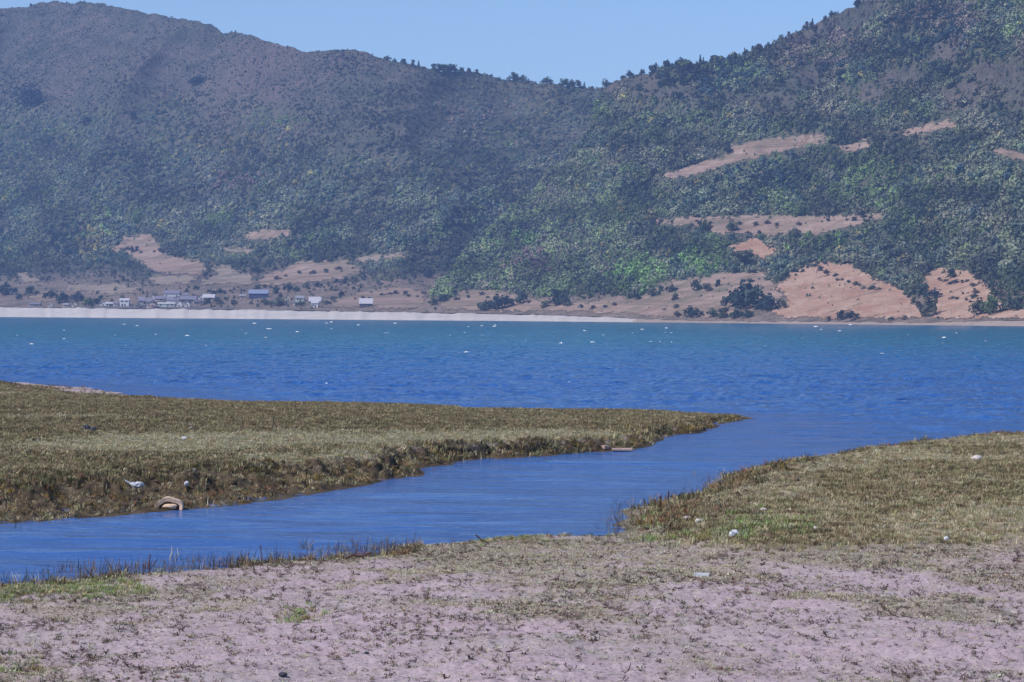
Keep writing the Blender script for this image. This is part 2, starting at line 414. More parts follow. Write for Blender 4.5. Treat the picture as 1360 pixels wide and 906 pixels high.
def strip(name, u0, u1, mat, label):
    u = np.arange(u0, u1 + 1, 3.0); nu = len(u); rows = []
    top = interp(BEACH_TOP, u) + 1.6 + (fbm(u / 7, u * 0, 91, 3) - 0.5) * 1.6
    rs = r_shore(u) + (fbm(u / 12, u * 0 + 4, 92, 3) - 0.5) * 14
    hb = horiz(u)
    for k in np.linspace(-0.25, 1, 16):
        r = rs + k * 66
        zt = CAMH + (rs + 66) * (hb - top) / F
        z = np.where(k < 0, k * 5.0, zt * max(k, 0) ** 0.9 + 0.0) + (fbm(u / 4, u * 0 + k * 6, 93, 3) - 0.5) * 0.5 * (k > 0.05) * (k < 0.99)
        x = (u - CU) / F
        n = np.hypot(x, 1)
        rows.append(np.stack([x / n * r, r / n, z], -1))
    rows.append(rows[-1] + np.array([0, 14, -1.5]))
    return mesh_obj(name, np.concatenate(rows), grid_faces(len(rows), nu), mat, True, kind='structure', label=label, cat='beach')
strip('sand_beach', -260, 846, MAT_BEACH, 'bright white sand beach along the far shore below the village')
strip('clay_beach', 840, 1640, MAT_BEACH2, 'narrow pinkish beach below the bare clay hillside')

FIELDS = [
 ('L', MAT_FIELD, [(158, 314), (205, 312), (216, 328), (224, 340), (258, 345), (276, 358), (264, 366), (206, 364), (195, 354), (180, 348), (172, 339), (146, 333), (160, 324)], 'large pinkish terraced field high on the slope left of the village'),
 ('L', MAT_FIELD_G, [(198, 366), (264, 366), (252, 378), (204, 379)], 'pale narrow field below the large pinkish terraced field'),
 ('L', MAT_FIELD, [(318, 313), (350, 304), (385, 306), (386, 312), (358, 319), (320, 319)], 'small brownish hillside field cut into the woods above the village'),
 ('L', MAT_FIELD_G, [(296, 330), (320, 327), (338, 334), (330, 339), (300, 335)], 'tiny pale clearing under the small brownish hillside field'),
 ('L', MAT_FIELD, [(342, 380), (350, 368), (392, 349), (460, 345), (468, 354), (482, 360), (440, 374), (400, 376), (360, 381)], 'wide pinkish field on the gentle slope behind the village'),
 ('L', MAT_FIELD_G, [(280, 350), (300, 352), (332, 366), (340, 378), (270, 379), (262, 374), (285, 366)], 'grey pink fallow field left of the wide pinkish field'),
 ('L', MAT_FIELD, [(428, 408), (455, 397), (470, 392), (520, 382), (556, 384), (566, 398), (566, 411), (500, 411)], 'smooth pink field around the lone white roofed house'),
 ('L', MAT_FIELD_G, [(468, 343), (510, 337), (540, 336), (538, 341), (482, 349)], 'thin pale field strip at the edge of the woods'),
 ('L', MAT_FIELD_G, [(20, 361), (38, 364), (58, 375), (36, 378)], 'small ochre field at the left end of the shore'),
 ('L', MAT_FIELD_G, [(84, 376), (130, 378), (165, 377), (190, 384), (170, 392), (110, 390), (90, 386)], 'grey field among the trees left of the village'),
 ('L', MAT_FIELD, [(40, 392), (70, 389), (92, 395), (80, 401), (44, 402)], 'small pink plot behind the leftmost shore sheds'),
 ('R', MAT_FIELD, [(862, 293), (925, 288), (975, 288), (1020, 285), (1100, 288), (1172, 283), (1180, 293), (1116, 304), (1085, 312), (1010, 314), (950, 311), (925, 301), (870, 299)], 'long pink field terrace across the wooded right hillside'),
 ('R', MAT_CLAY, [(966, 326), (1008, 317), (1040, 334), (1004, 345), (978, 336)], 'small orange clay scar below the long pink terrace'),
 ('R', MAT_CLAY, [(1062, 358), (1084, 347), (1130, 352), (1160, 369), (1196, 383), (1216, 405), (1232, 421), (1200, 424), (1040, 423), (1022, 414), (1046, 400), (1030, 378)], 'big bare orange pink clay slope above the right shore'),
 ('R', MAT_FIELD, [(836, 402), (880, 376), (958, 363), (1012, 362), (1032, 378), (1040, 398), (1016, 410), (960, 422), (870, 421), (826, 417), (790, 413)], 'pink eroded slope dotted with shrubs left of the clay slope'),
 ('R', MAT_FIELD, [(588, 404), (612, 387), (650, 384), (684, 392), (700, 398), (740, 399), (780, 402), (830, 392), (836, 416), (780, 415), (690, 414), (590, 412)], 'low pink clay bank under the wooded spur'),
 ('R', MAT_CLAY, [(1224, 366), (1248, 357), (1290, 361), (1312, 384), (1330, 400), (1360, 405), (1400, 410), (1400, 423), (1300, 424), (1240, 424), (1232, 392)], 'reddish gullied clay slope near the right edge'),
 ('R', MAT_FIELD, [(868, 236), (930, 217), (966, 206), (970, 194), (1020, 184), (1096, 176), (1104, 187), (1040, 203), (990, 213), (942, 228), (900, 238)], 'pale terraced clearing high on the right mountain'),
 ('R', MAT_FIELD, [(1112, 196), (1150, 186), (1164, 195), (1128, 204)], 'small pale clearing right of the high terraced clearing'),
 ('R', MAT_FIELD, [(1186, 176), (1258, 159), (1276, 167), (1215, 182)], 'narrow pale clearing highest on the right mountain'),
 ('R', MAT_FIELD, [(1312, 195), (1380, 207), (1380, 219), (1330, 209)], 'thin pale track at the right edge of the mountain'),
]
FMASK = {'L': [], 'R': []}
for side, mat, poly, label in FIELDS:
    S = LEFT if side == 'L' else RIGHT
    p = np.array(poly, float); FMASK[side].append(poly)
    u = np.arange(p[:, 0].min() - 3, p[:, 0].max() + 3, 1.3); v = np.arange(p[:, 1].max() + 3, p[:, 1].min() - 3, -0.7)
    U, V = np.meshgrid(u, v)
    Uj = U + (fbm(U / 6, V / 3, 55, 4, 0.65) - 0.5) * 20; Vj = V + (fbm(U / 5 + 40, V / 3, 56, 4, 0.65) - 0.5) * 11
    ins = in_poly(Uj, Vj, poly)
    P = S.at(U.ravel(), V.ravel()); P[:, 2] += 0.35 + 0.25 * (fbm(U / 60, V / 1.6, 57, 2).ravel() - 0.5)
    Fc = grid_faces(len(v), len(u)); keep = ins.ravel()[Fc].all(1); Fc = Fc[keep]
    used, inv = np.unique(Fc, return_inverse=True)
    if len(used): mesh_obj('field', P[used], inv.reshape(-1, 4), mat, True, kind='structure', label=label, cat='field')
def in_fields(side, U, V):
    m = np.zeros(np.shape(U), bool)
    Uj = U + (fbm(U / 6, V / 3, 55, 4, 0.65) - 0.5) * 20; Vj = V + (fbm(U / 5 + 40, V / 3, 56, 4, 0.65) - 0.5) * 11
    for p in FMASK[side]: m |= in_poly(Uj, Vj, p)
    return m

# ------------------------------------------------------------------ tree shapes
def crown_mesh(name, seed, n_lobe, n_leaf, w, kind='round', leaf=0.075, mat=None):
    g = np.random.default_rng(seed); vs = []; fs = []
    if kind == 'round':
        cs = []
        for k in range(n_lobe):
            a = g.random() * 6.283; h = 0.22 + 0.6 * g.random(); rr = w * 0.5 * math.sqrt(g.random()) * (1 - 0.55 * abs(h - 0.45) / 0.45)
            cs.append((rr * math.cos(a), rr * math.sin(a), h, (0.13 + 0.11 * g.random()) * (0.6 + 0.5 * w)))
        cs.append((0, 0, 0.5, 0.26 * w)); cs.append((0.05, 0, 0.8, 0.17))
    for k in range(n_leaf):
        d = g.normal(size=3); d /= np.linalg.norm(d)
        if kind == 'round':
            c = cs[g.integers(len(cs))]; p = np.array(c[:3]) + d * c[3] * (0.75 + 0.35 * g.random()); p[2] = max(p[2], 0.03)
        else:
            h = 0.08 + 0.92 * g.random() ** 1.3; rr = w * 0.5 * (1.02 - h) * (0.6 + 0.5 * g.random()) * (0.75 + 0.25 * math.sin(h * 40))
            a = g.random() * 6.283; p = np.array([rr * math.cos(a), rr * math.sin(a), h]); d = np.array([math.cos(a), math.sin(a), 0.5])
        d = d + g.normal(size=3) * 0.55; d /= np.linalg.norm(d)
        t = np.cross(d, g.normal(size=3)); t /= np.linalg.norm(t); b = np.cross(d, t)
        s = leaf * (0.6 + 0.8 * g.random()); i = len(vs)
        for x, y in ((-1, -0.7), (0.9, -0.9), (1.1, 0.6), (-0.7, 1)): vs.append(p + t * x * s + b * y * s + d * s * 0.35 * (x * y))
        fs.append((i, i + 1, i + 2, i + 3))
    me = bpy.data.meshes.new(name); me.from_pydata([tuple(x) for x in vs], [], fs)
    if mat: me.materials.append(mat)
    return me
def trunk_mesh(name, seed, h=0.55, r=0.03):
    g = random.Random(seed); vs = []; fs = []
    def limb(p, q, r0, r1, n=6):
        b = len(vs); p = Vector(p); q = Vector(q); d = (q - p).normalized(); a = d.orthogonal().normalized(); c = d.cross(a)
        m = (p + q) / 2 + a * (q - p).length * 0.06
        for pt, rr in ((p, r0), (m, (r0 + r1) / 2), (q, r1)):
            for k in range(n):
                an = 6.283 * k / n; vs.append(tuple(pt + (a * math.cos(an) + c * math.sin(an)) * rr))
        for j in range(2):
            for k in range(n): fs.append((b + j * n + k, b + j * n + (k + 1) % n, b + (j + 1) * n + (k + 1) % n, b + (j + 1) * n + k))
    limb((0, 0, -0.06), (0.01, 0.01, h), r * 1.25, r * 0.6)
    for k in range(5):
        a = 6.283 * k / 5 + g.random(); z = h * (0.4 + 0.5 * g.random())
        limb((0, 0, z), (0.27 * math.cos(a), 0.27 * math.sin(a), z + 0.18 + 0.12 * g.random()), r * 0.5, r * 0.15, 4)
    me = bpy.data.meshes.new(name); me.from_pydata(vs, [], fs); me.materials.append(MAT_BARK); return me

wood_protos = [crown_mesh('wood_%d' % k, 100 + k, 7, 120, 0.85 + 0.12 * (k % 3), 'round', 0.085, MAT_LEAF_I) for k in range(4)]
wood_protos += [crown_mesh('wood_%d' % k, 100 + k, 0, 110, 0.5, 'cone', 0.07, MAT_LEAF_I) for k in (4, 5)]
WOOD = proto_collection('wood_tree', wood_protos)

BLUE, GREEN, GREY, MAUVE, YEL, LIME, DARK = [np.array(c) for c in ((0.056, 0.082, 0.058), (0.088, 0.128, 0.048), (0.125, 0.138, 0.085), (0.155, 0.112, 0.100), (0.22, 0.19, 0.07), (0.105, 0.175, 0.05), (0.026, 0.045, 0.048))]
def tints(U, V, side, o):
    n = len(U); a = fbm(U / 40, V / 26, 201, 4); b = fbm(U / 22, V / 14, 202, 4); c = fbm(U / 55, V / 30, 203, 4); j = RNG.random(n)
    w = lambda x, lo, hi: sstep(lo, hi, x)[:, None]
    big = (0.60 + 0.9 * sstep(0.28, 0.72, fbm(U / 42 + V / 90, V / 24, 204, 4)))[:, None]
    t = GREY[None] * np.ones((n, 1))
    t = t + (GREEN - t) * w(a + (j - 0.5) * 0.3, 0.42, 0.62)
    t = t + (BLUE - t) * w(b + (j - 0.5) * 0.35, 0.47, 0.62)
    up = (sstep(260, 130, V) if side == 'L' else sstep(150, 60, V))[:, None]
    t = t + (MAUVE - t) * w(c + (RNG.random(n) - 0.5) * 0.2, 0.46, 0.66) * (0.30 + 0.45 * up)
    t = np.where((RNG.random(n) < 0.012)[:, None], YEL, t)
    t = np.where((RNG.random(n) < 0.03)[:, None], DARK, t)
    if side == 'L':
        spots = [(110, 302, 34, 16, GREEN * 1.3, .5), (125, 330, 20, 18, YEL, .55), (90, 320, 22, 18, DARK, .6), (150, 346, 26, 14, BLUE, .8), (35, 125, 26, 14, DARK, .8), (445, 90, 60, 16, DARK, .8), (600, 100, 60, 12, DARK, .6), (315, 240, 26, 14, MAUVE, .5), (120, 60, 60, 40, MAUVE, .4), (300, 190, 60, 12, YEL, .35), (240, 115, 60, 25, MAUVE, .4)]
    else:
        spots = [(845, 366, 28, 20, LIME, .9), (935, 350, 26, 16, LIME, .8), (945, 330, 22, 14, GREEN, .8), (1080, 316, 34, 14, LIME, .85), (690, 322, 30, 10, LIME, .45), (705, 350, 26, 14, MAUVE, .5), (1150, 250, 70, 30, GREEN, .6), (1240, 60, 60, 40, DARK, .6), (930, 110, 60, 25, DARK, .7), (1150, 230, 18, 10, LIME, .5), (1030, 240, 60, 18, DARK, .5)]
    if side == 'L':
        k = (RNG.random(n) < 0.30 * sstep(330, 150, V) + 0.18)[:, None]; t = np.where(k, np.array((0.072, 0.086, 0.078)), t)  # bluer crowns mixed in paint the left slope as if in shade
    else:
        k = (RNG.random(n) < 0.45 * sstep(880, 760, U) * sstep(230, 290, V))[:, None]; t = np.where(k, np.array((0.125, 0.165, 0.07)), t)  # brighter crowns paint the lower spur slope as if sunlit
    for (x, y, rx, ry, cc, k) in spots:
        q = np.exp(-(((U - x) / rx) ** 2 + ((V - y) / ry) ** 2))
        hit = RNG.random(n) < q * k * 1.3
        t = np.where(hit[:, None], cc * (0.8 + 0.4 * RNG.random((n, 1))), t)
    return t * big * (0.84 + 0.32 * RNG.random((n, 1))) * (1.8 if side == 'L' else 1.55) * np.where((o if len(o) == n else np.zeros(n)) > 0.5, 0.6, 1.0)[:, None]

def field_rim(side, U, V):
    m = in_fields(side, U, V); e = np.zeros(np.shape(U), bool)
    for dx, dy in ((6, 0), (-6, 0), (0, 3.5), (0, -3.5)): e |= ~in_fields(side, U + dx, V + dy)
    return m & e
def dens_left(U, V):
    o = open_left(U, V); n = fbm(U / 45, V / 25, 301, 4)
    d = 0.105 * (1 - o) + o * 0.11 * sstep(0.10, 0.62, n)
    for (x, y, rx, ry) in ((445, 85, 60, 18), (318, 47, 24, 6), (35, 125, 26, 14), (600, 100, 60, 14), (480, 140, 70, 22), (372, 115, 22, 12), (262, 110, 14, 6), (90, 70, 50, 30)):
        d = d + 0.06 * o * np.exp(-(((U - x) / rx) ** 4 + ((V - y) / ry) ** 4))
    low = sstep(345, 380, V); d = d * (1 - low) + low * 0.022 * sstep(0.42, 0.62, n)
    ter = (fbm(U / 60, V / 1.6, 57, 2) > 0.62) * 0.012
    d = np.where(in_fields('L', U, V), 0.0025 + ter + 0.035 * field_rim('L', U, V), d)
    d = np.where((V > 381) & (U > 150) & (U < 440), 0.006, d)
    return d
def dens_right(U, V):
    o = open_right(U, V); n = fbm(U / 45, V / 25, 302, 4)
    d = 0.125 * (1 - o) + o * 0.03 * sstep(0.35, 0.6, n)
    low = sstep(392, 412, V); d = d * (1 - low) + low * 0.003
    return np.where(in_fields('R', U, V), 0.004 + 0.035 * field_rim('R', U, V) + 0.03 * (fbm(U / 25 + V / 9, V / 3, 304, 2) > 0.64), d)
NT = {}
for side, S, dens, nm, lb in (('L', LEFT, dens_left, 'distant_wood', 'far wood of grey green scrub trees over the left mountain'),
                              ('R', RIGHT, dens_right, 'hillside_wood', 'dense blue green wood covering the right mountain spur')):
    P, U, V = S.sample(dens); n = len(P)
    o = open_left(U, V) if side == 'L' else open_right(U, V)
    infield = in_fields(side, U, V)
    h = (1.9 + 4.4 * RNG.random(n) ** 2.4) * (1 - 0.52 * o * (1 - 0.6 * (RNG.random(n) < 0.06))) * np.where(infield, 0.22 + 0.2 * RNG.random(n), 1.0)
    if side == 'L': h *= 0.62 + 0.38 * sstep(60, 300, V)
    if side == 'L': h = np.where((V > 381) & (U > 150) & (U < 440), 1.2 + 2.2 * RNG.random(n) ** 2, h)
    h *= 0.75 + 0.6 * fbm(U / 20, V / 12, 305, 3)
    if side == 'R': h *= 0.85 + 0.3 * fbm(U / 50, V / 30, 303)
    hp = h * F / np.hypot(P[:, 0], P[:, 1])
    cover = ~infield & (in_fields(side, U, V - 0.45 * hp) | in_fields(side, U, V - 0.9 * hp))
    h = np.where(cover & (RNG.random(n) < 0.9), h * (0.2 + 0.2 * RNG.random(n)), h)
    wd = h * (0.9 + 0.5 * RNG.random(n))
    idx = np.where(RNG.random(n) < 0.12, RNG.integers(4, 6, n), RNG.integers(0, 4, n))
    P[:, 2] -= 0.25
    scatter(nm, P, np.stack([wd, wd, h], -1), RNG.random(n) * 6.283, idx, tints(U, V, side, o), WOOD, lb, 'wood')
    NT[side] = n
print('trees', NT)
# ------------------------------------------------------------------ near shore and grassy spit
def flat(u, v, z=0.0):
    d = ray(u, v); k = (z - CAMH) / d[..., 2]
    return d[..., :2] * k[..., None]
SPIT_PX = [(-420, 500), (-120, 503), (0, 506), (37, 509), (125, 516), (191, 528), (235, 531), (331, 535), (382, 538), (440, 539), (500, 540), (596, 543), (638, 547), (720, 547), (810, 547), (893, 549), (955, 553), (1000, 556), (975, 561), (950, 566), (940, 572), (893, 580), (872, 589), (843, 599), (802, 601), (712, 607), (625, 611), (582, 619), (551, 632), (493, 644), (434, 654), (353, 665), (316, 673), (239, 680), (180, 684), (110, 688), (22, 695), (0, 697), (-120, 704), (-420, 722)]
NEAR_PX = [(-330, 800), (-100, 790), (0, 783), (90, 776), (150, 768), (230, 759), (330, 752), (420, 746), (505, 738), (530, 729), (600, 722), (640, 716), (720, 713), (800, 712), (836, 706), (828, 690), (836, 678), (880, 668), (930, 660), (952, 645), (966, 633), (1000, 629), (1060, 618), (1110, 609), (1180, 599), (1240, 592), (1300, 588), (1360, 585), (1500, 580), (1800, 573)]
spit = flat(*np.array(SPIT_PX, float).T)
near = np.concatenate([flat(*np.array(NEAR_PX, float).T), np.array([[45.0, 30], [30, -20], [-30, -20], [-14, 22]])])
def dense(poly, step=0.6, jit=0.16, seed=0):
    out = []
    for a, b in zip(poly, np.roll(poly, -1, 0)):
        n = max(1, int(np.linalg.norm(b - a) / step))
        for k in range(n): out.append(a + (b - a) * k / n)
    out = np.array(out); i = np.arange(len(out))
    s = np.clip(out[:, 1] / 45, 0.5, 1.6)
    out[:, 0] += (fbm(out[:, 0] * 1.1, out[:, 1] * 1.1, 400 + seed, 3) - 0.5) * jit * 4 * s
    out[:, 1] += (fbm(out[:, 0] * 1.1 + 50, out[:, 1] * 0.8, 401 + seed, 3) - 0.5) * jit * 7 * s
    return out
spit_d, near_d = dense(spit, 0.8, 0.18, 0), dense(near, 0.5, 0.17, 5)
def sdist(x, y, poly):
    x = x.ravel(); y = y.ravel(); best = np.full(len(x), 1e9); p = np.asarray(poly)
    for a, b in zip(p, np.roll(p, -1, 0)):
        e = b - a; l = max(float(e @ e), 1e-9)
        t = np.clip(((x - a[0]) * e[0] + (y - a[1]) * e[1]) / l, 0, 1)
        best = np.minimum(best, (x - a[0] - t * e[0]) ** 2 + (y - a[1] - t * e[1]) ** 2)
    return np.where(in_poly(x, y, poly), 1, -1) * np.sqrt(best)
def height(x, y):
    """ground height over the lake, and distances inland on the spit and on the near shore"""
    x = np.asarray(x, float); y = np.asarray(y, float); sh = x.shape
    s1 = sdist(x, y, spit_d).reshape(sh); s2 = sdist(x, y, near_d).reshape(sh)
    az = CU + F * x / np.maximum(y, 1)
    w = 0.6 + 2.7 * sstep(600, 60, az)
    q = np.clip(s1 / w, 0, 1.4)
    lump = fbm(x * 1.7, y * 1.7, 410, 4) - 0.5
    sf = np.full(x.size, 1e9); xr, yr = x.ravel(), y.ravel()
    for a, b in zip(spit[:17], spit[1:18]):
        e = b - a; tt = np.clip(((xr - a[0]) * e[0] + (yr - a[1]) * e[1]) / float(e @ e), 0, 1)
        sf = np.minimum(sf, (xr - a[0] - tt * e[0]) ** 2 + (yr - a[1] - tt * e[1]) ** 2)
    sf = np.sqrt(sf).reshape(sh); height.sf = sf
    band = sstep(0.0, 0.25, q) * (1 - sstep(0.95, 1.25, q))
    z1 = np.minimum(0.35, 0.085 + 0.022 * sf) * (0.42 * np.minimum(q, 1) + 0.58 * sstep(0.55, 0.98, q + lump * 0.3)) * (0.55 + 0.45 * sstep(900, 500, az))
    z1 = z1 + band * sstep(0, 5, sf) * (lump * 0.26 + (np.abs(fbm(x * 4.2, y * 3.2, 411, 3) - 0.5)) * -0.40 + 0.04) + (fbm(x * 0.35, y * 0.25, 412, 3) - 0.5) * 0.10 * sstep(1, 5, s1)
    z1 = np.where(s1 > 0, z1, np.maximum(s1 * 0.13, -1.2))
    right = sstep(840, 1000, az) * sstep(29, 36, y)
    lump2 = fbm(x * 1.3, y * 1.3, 420, 4) - 0.5
    z2 = 0.05 * sstep(0, 0.5, s2) + 0.26 * sstep(0, 10, s2) + right * (0.20 * sstep(0, 1.6, s2) + 0.16 * lump2 * sstep(0, 0.4, s2) * (1 - sstep(2.0, 4.5, s2)))
    z2 = z2 + sstep(0.1, 1.0, s2) * ((fbm(x * 0.9, y * 0.9, 421, 3) - 0.5) * 0.10 + (fbm(x * 4.5, y * 3.5, 422, 3) - 0.5) * 0.045 + (fbm(x * 16, y * 11, 423, 2) - 0.5) * 0.022)
    z2 = np.where(s2 > 0, z2, np.maximum(s2 * 0.16, -1.2))
    return np.maximum(z1, z2), s1, s2
def near_at(u, v):
    u = np.atleast_1d(np.asarray(u, float)); v = np.atleast_1d(np.asarray(v, float)); z = np.zeros(len(u))
    for _ in range(9):
        p = flat(u, v, z); h = height(p[:, 0], p[:, 1])[0]; z = 0.5 * z + 0.5 * np.maximum(h, 0.0)
    p = flat(u, v, z)
    return np.concatenate([p, np.maximum(height(p[:, 0], p[:, 1])[0], 0)[:, None]], 1)

build_water()
# colour zones of the plants, in photo pixels of the ground they grow on
def veg_near(u, v, x, y):
    a = fbm(x * 0.55, y * 0.35, 431, 4); b = fbm(x * 1.8, y * 1.1, 432, 3)
    top = 712 + np.clip(300 - u, 0, 400) * 0.16 + np.clip(u - 900, 0, 500) * 0.0
    g = sstep(0.40, 0.68, a * 0.65 + b * 0.35 - 0.12 * sstep(770, 850, v) + 0.16 * sstep(80, 0, v - top) )
    right = sstep(860, 980, u) * sstep(742, 715, v + (b - 0.5) * 30)
    return np.maximum(g * 0.6, right)

rows = np.concatenate([np.linspace(2.5, 15, 14)[:-1], 15 * 1.0042 ** np.arange(0, 520)])
rows = rows[rows < 118]
uu = np.linspace(-260, 1620, 720)
X = (uu[None] - CU) / F * rows[:, None]; Y = np.broadcast_to(rows[:, None], X.shape).copy()
X[:13] *= np.linspace(6, 1.2, 13)[:, None]
Z, S1, S2 = height(X, Y); SF = height.sf
gu, gv = project(np.stack([X, Y, np.maximum(Z, 0)], -1))
veg = np.where(S1 > S2, sstep(0.3, 1.5, S1), veg_near(gu, gv, X, Y))
wS = 0.6 + 2.7 * sstep(600, 60, gu)
mud = np.where(S1 > S2, 1 - sstep(0.85, 1.2, S1 / wS + (fbm(X * 2, Y * 2, 440, 3) - 0.5) * 0.6), (1 - sstep(0.05, 0.6, S2)) * 0.8)
mud = np.maximum(mud, sstep(840, 960, gu) * sstep(30, 34, Y) * (1 - sstep(0.8, 2.2, S2)) * (S2 > -3))
mud = np.where(np.maximum(S1, S2) < 0, 1.0, mud)
rim = (S1 > 0) * sstep(4.5, 1.5, SF + (fbm(X * 0.6, Y * 0.3, 445, 3) - 0.5) * 5) * sstep(620, 250, gu)
mud = mud * (1 - rim); veg = np.where(S1 > S2, veg * (1 - 0.85 * rim), veg)
allf = grid_faces(*X.shape)
VV = np.stack([X, Y, Z], -1).reshape(-1, 3)
for nm, sel, lab in (('near_shore', S2 >= S1, 'dry pinkish mud shore with sparse weeds in the foreground'),
                     ('grassy_spit', S1 > S2, 'low grassy spit with an eroded muddy bank reaching into the lake')):
    ok = (sel & (np.maximum(S1, S2) > -2.5)).ravel()
    fc = allf[ok[allf].any(1)]; used, inv = np.unique(fc, return_inverse=True)
    o = mesh_obj(nm, VV[used], inv.reshape(-1, 4), MAT_GROUND, True, kind='structure', label=lab, cat='shore')
    set_attr(o, 'veg', veg.ravel()[used]); set_attr(o, 'mud', np.clip(mud, 0, 1).ravel()[used])

# ------------------------------------------------------------------ grass, weeds, reeds, clods
def tuft_mesh(name, seed, n, h, spread, wid, lean=0.5, mat=MAT_LEAF_I):
    g = np.random.default_rng(seed); vs = []; fs = []
    for k in range(n):
        a = g.random() * 6.283; r0 = spread * math.sqrt(g.random()); b = np.array([r0 * math.cos(a), r0 * math.sin(a), -0.02])
        a2 = a + g.normal() * 0.9; L = h * (0.45 + 0.65 * g.random()); le = lean * (0.3 + 0.9 * g.random())
        d = np.array([math.cos(a2), math.sin(a2), 0]); sd = np.array([-d[1], d[0], 0]) * wid * (0.6 + 0.7 * g.random())
        m = b + d * L * le * 0.35 + np.array([0, 0, L * 0.6]); t = b + d * L * le + np.array([0, 0, L * (1 - 0.35 * le)])
        i = len(vs); vs += [b - sd, b + sd, m + sd * 0.8, m - sd * 0.8, t]
        fs += [(i, i + 1, i + 2, i + 3), (i + 3, i + 2, i + 4)]
    me = bpy.data.meshes.new(name); me.from_pydata([tuple(x) for x in vs], [], fs); me.materials.append(mat); return me
def sprig_mesh(name, seed, n=7, h=0.07, w=0.12):
    """a low weed: a few crooked stems with small leaves"""
    g = np.random.default_rng(seed); vs = []; fs = []
    for k in range(n):
        a = g.random() * 6.283; p = np.array([0, 0, 0.0]); d = np.array([math.cos(a), math.sin(a), 0.25 + 0.9 * g.random()]); d /= np.linalg.norm(d)
        L = (0.5 + 0.6 * g.random()) * w / 3
        for s in range(3):
            q = p + d * L; q[2] = min(q[2], h); sd = np.cross(d, [0.3, 0.2, 1.0]); sd /= np.linalg.norm(sd) + 1e-6; e = sd * 0.0035
            i = len(vs); vs += [p - e, p + e, q + e, q - e]; fs.append((i, i + 1, i + 2, i + 3))
            i = len(vs); lf = 0.008 + 0.012 * g.random(); up = np.array([0, 0, 0.6]) + g.normal(size=3) * 0.5
            vs += [q, q + (sd + d * 0.4) * lf, q + d * lf * 1.4 + up * lf * 0.5, q + (-sd + d * 0.4) * lf]; fs.append((i, i + 1, i + 2, i + 3))
            p = q; d = d + g.normal(size=3) * 0.45; d[2] = abs(d[2]) * 0.6; d /= np.linalg.norm(d)
    me = bpy.data.meshes.new(name); me.from_pydata([tuple(x) for x in vs], [], fs); me.materials.append(MAT_LEAF_I); return me
def blob_mesh(name, seed, nu=9, nv=6, rough=0.35, flat_=0.7, mat=None):
    vs = []; fs = []; g = np.random.default_rng(seed); off = g.random(2) * 50
    for j in range(nv + 1):
        ph = math.pi * j / nv
        for i in range(nu):
            th = 6.283 * i / nu; d = np.array([math.sin(ph) * math.cos(th), math.sin(ph) * math.sin(th), math.cos(ph)])
            r = 1 + rough * (2 * float(fbm(d[0] * 1.6 + off[0] + d[2], d[1] * 1.6 + off[1] - d[2], seed, 3)) - 1) * (1 if 0 < j < nv else 0.5)
            vs.append((d[0] * r, d[1] * r, d[2] * r * flat_))
    for j in range(nv):
        for i in range(nu): fs.append((j * nu + i, (j + 1) * nu + i, (j + 1) * nu + (i + 1) % nu, j * nu + (i + 1) % nu))
    me = bpy.data.meshes.new(name); me.from_pydata(vs, [], fs)
    if mat: me.materials.append(mat)
    return me
MAT_CLOD = leaf_mat('mud_clod', 'INSTANCER')
GRASS = proto_collection('grass_tuft', [tuft_mesh('tuft_%d' % k, 500 + k, 22, 0.15, 0.09, 0.006, 0.75) for k in range(4)])
MAT_WEED = proto_collection('weed_mat', [tuft_mesh('matweed_%d' % k, 520 + k, 16, 0.045, 0.07, 0.0035, 1.3) for k in range(4)])
SPRIG = proto_collection('weed_sprig', [sprig_mesh('sprig_%d' % k, 540 + k) for k in range(6)])
REED = proto_collection('reed_stem', [tuft_mesh('reed_%d' % k, 560 + k, 5 + k, 0.30, 0.07, 0.004, 0.35) for k in range(4)])
CLOD = proto_collection('clod', [blob_mesh('clod_%d' % k, 580 + k, 8, 5, 0.6, 0.75, MAT_CLOD) for k in range(4)])

cellA = np.abs((X[1:, :-1] - X[:-1, :-1]) * 0 + (X[:-1, 1:] - X[:-1, :-1]) * (Y[1:, :-1] - Y[:-1, :-1]))
cx, cyy = [(A[1:, 1:] + A[:-1, :-1]) / 2 for A in (X, Y)]
c1, c2, cu, cv, cveg, cmud, cz, SFc = [(A[1:, 1:] + A[:-1, :-1]) / 2 for A in (S1, S2, gu, gv, veg, mud, Z, SF)]
inview = (cu > -60) & (cu < 1430) & (cyy > 15) & (cyy < 112)
def sample_ground(dens):
    n = RNG.poisson(np.clip(cellA * dens * inview, 0, 40)); j, i = np.nonzero(n); c = n[j, i]
    j = np.repeat(j, c); i = np.repeat(i, c); a = RNG.random(len(j)); b = RNG.random(len(j))
    P = VV.reshape(*X.shape, 3)
    p = (P[j, i] * ((1 - a) * (1 - b))[:, None] + P[j, i + 1] * (a * (1 - b))[:, None] + P[j + 1, i] * ((1 - a) * b)[:, None] + P[j + 1, i + 1] * (a * b)[:, None])
    return p, j, i
def put(name, dens, coll, size, tint, label, cat, hjit=0.5, tilt=0.0, sink=0.0):
    p, j, i = sample_ground(dens); n = len(p)
    s = size(j, i) * (1 - hjit / 2 + hjit * RNG.random(n)); p[:, 2] -= sink
    sc = np.stack([s, s, s * (0.8 + 0.4 * RNG.random(n))], -1)
    return scatter(name, p, sc, RNG.random(n) * 6.283, RNG.integers(0, len(coll.objects), n), tint(j, i, n), coll, label, cat, tilt=RNG.normal(size=(n, 2)) * tilt)
def pal(cols, w, n):
    c = np.array(cols)[RNG.choice(len(cols), n, p=np.array(w) / sum(w))]; return c * (0.75 + 0.5 * RNG.random((n, 1)))
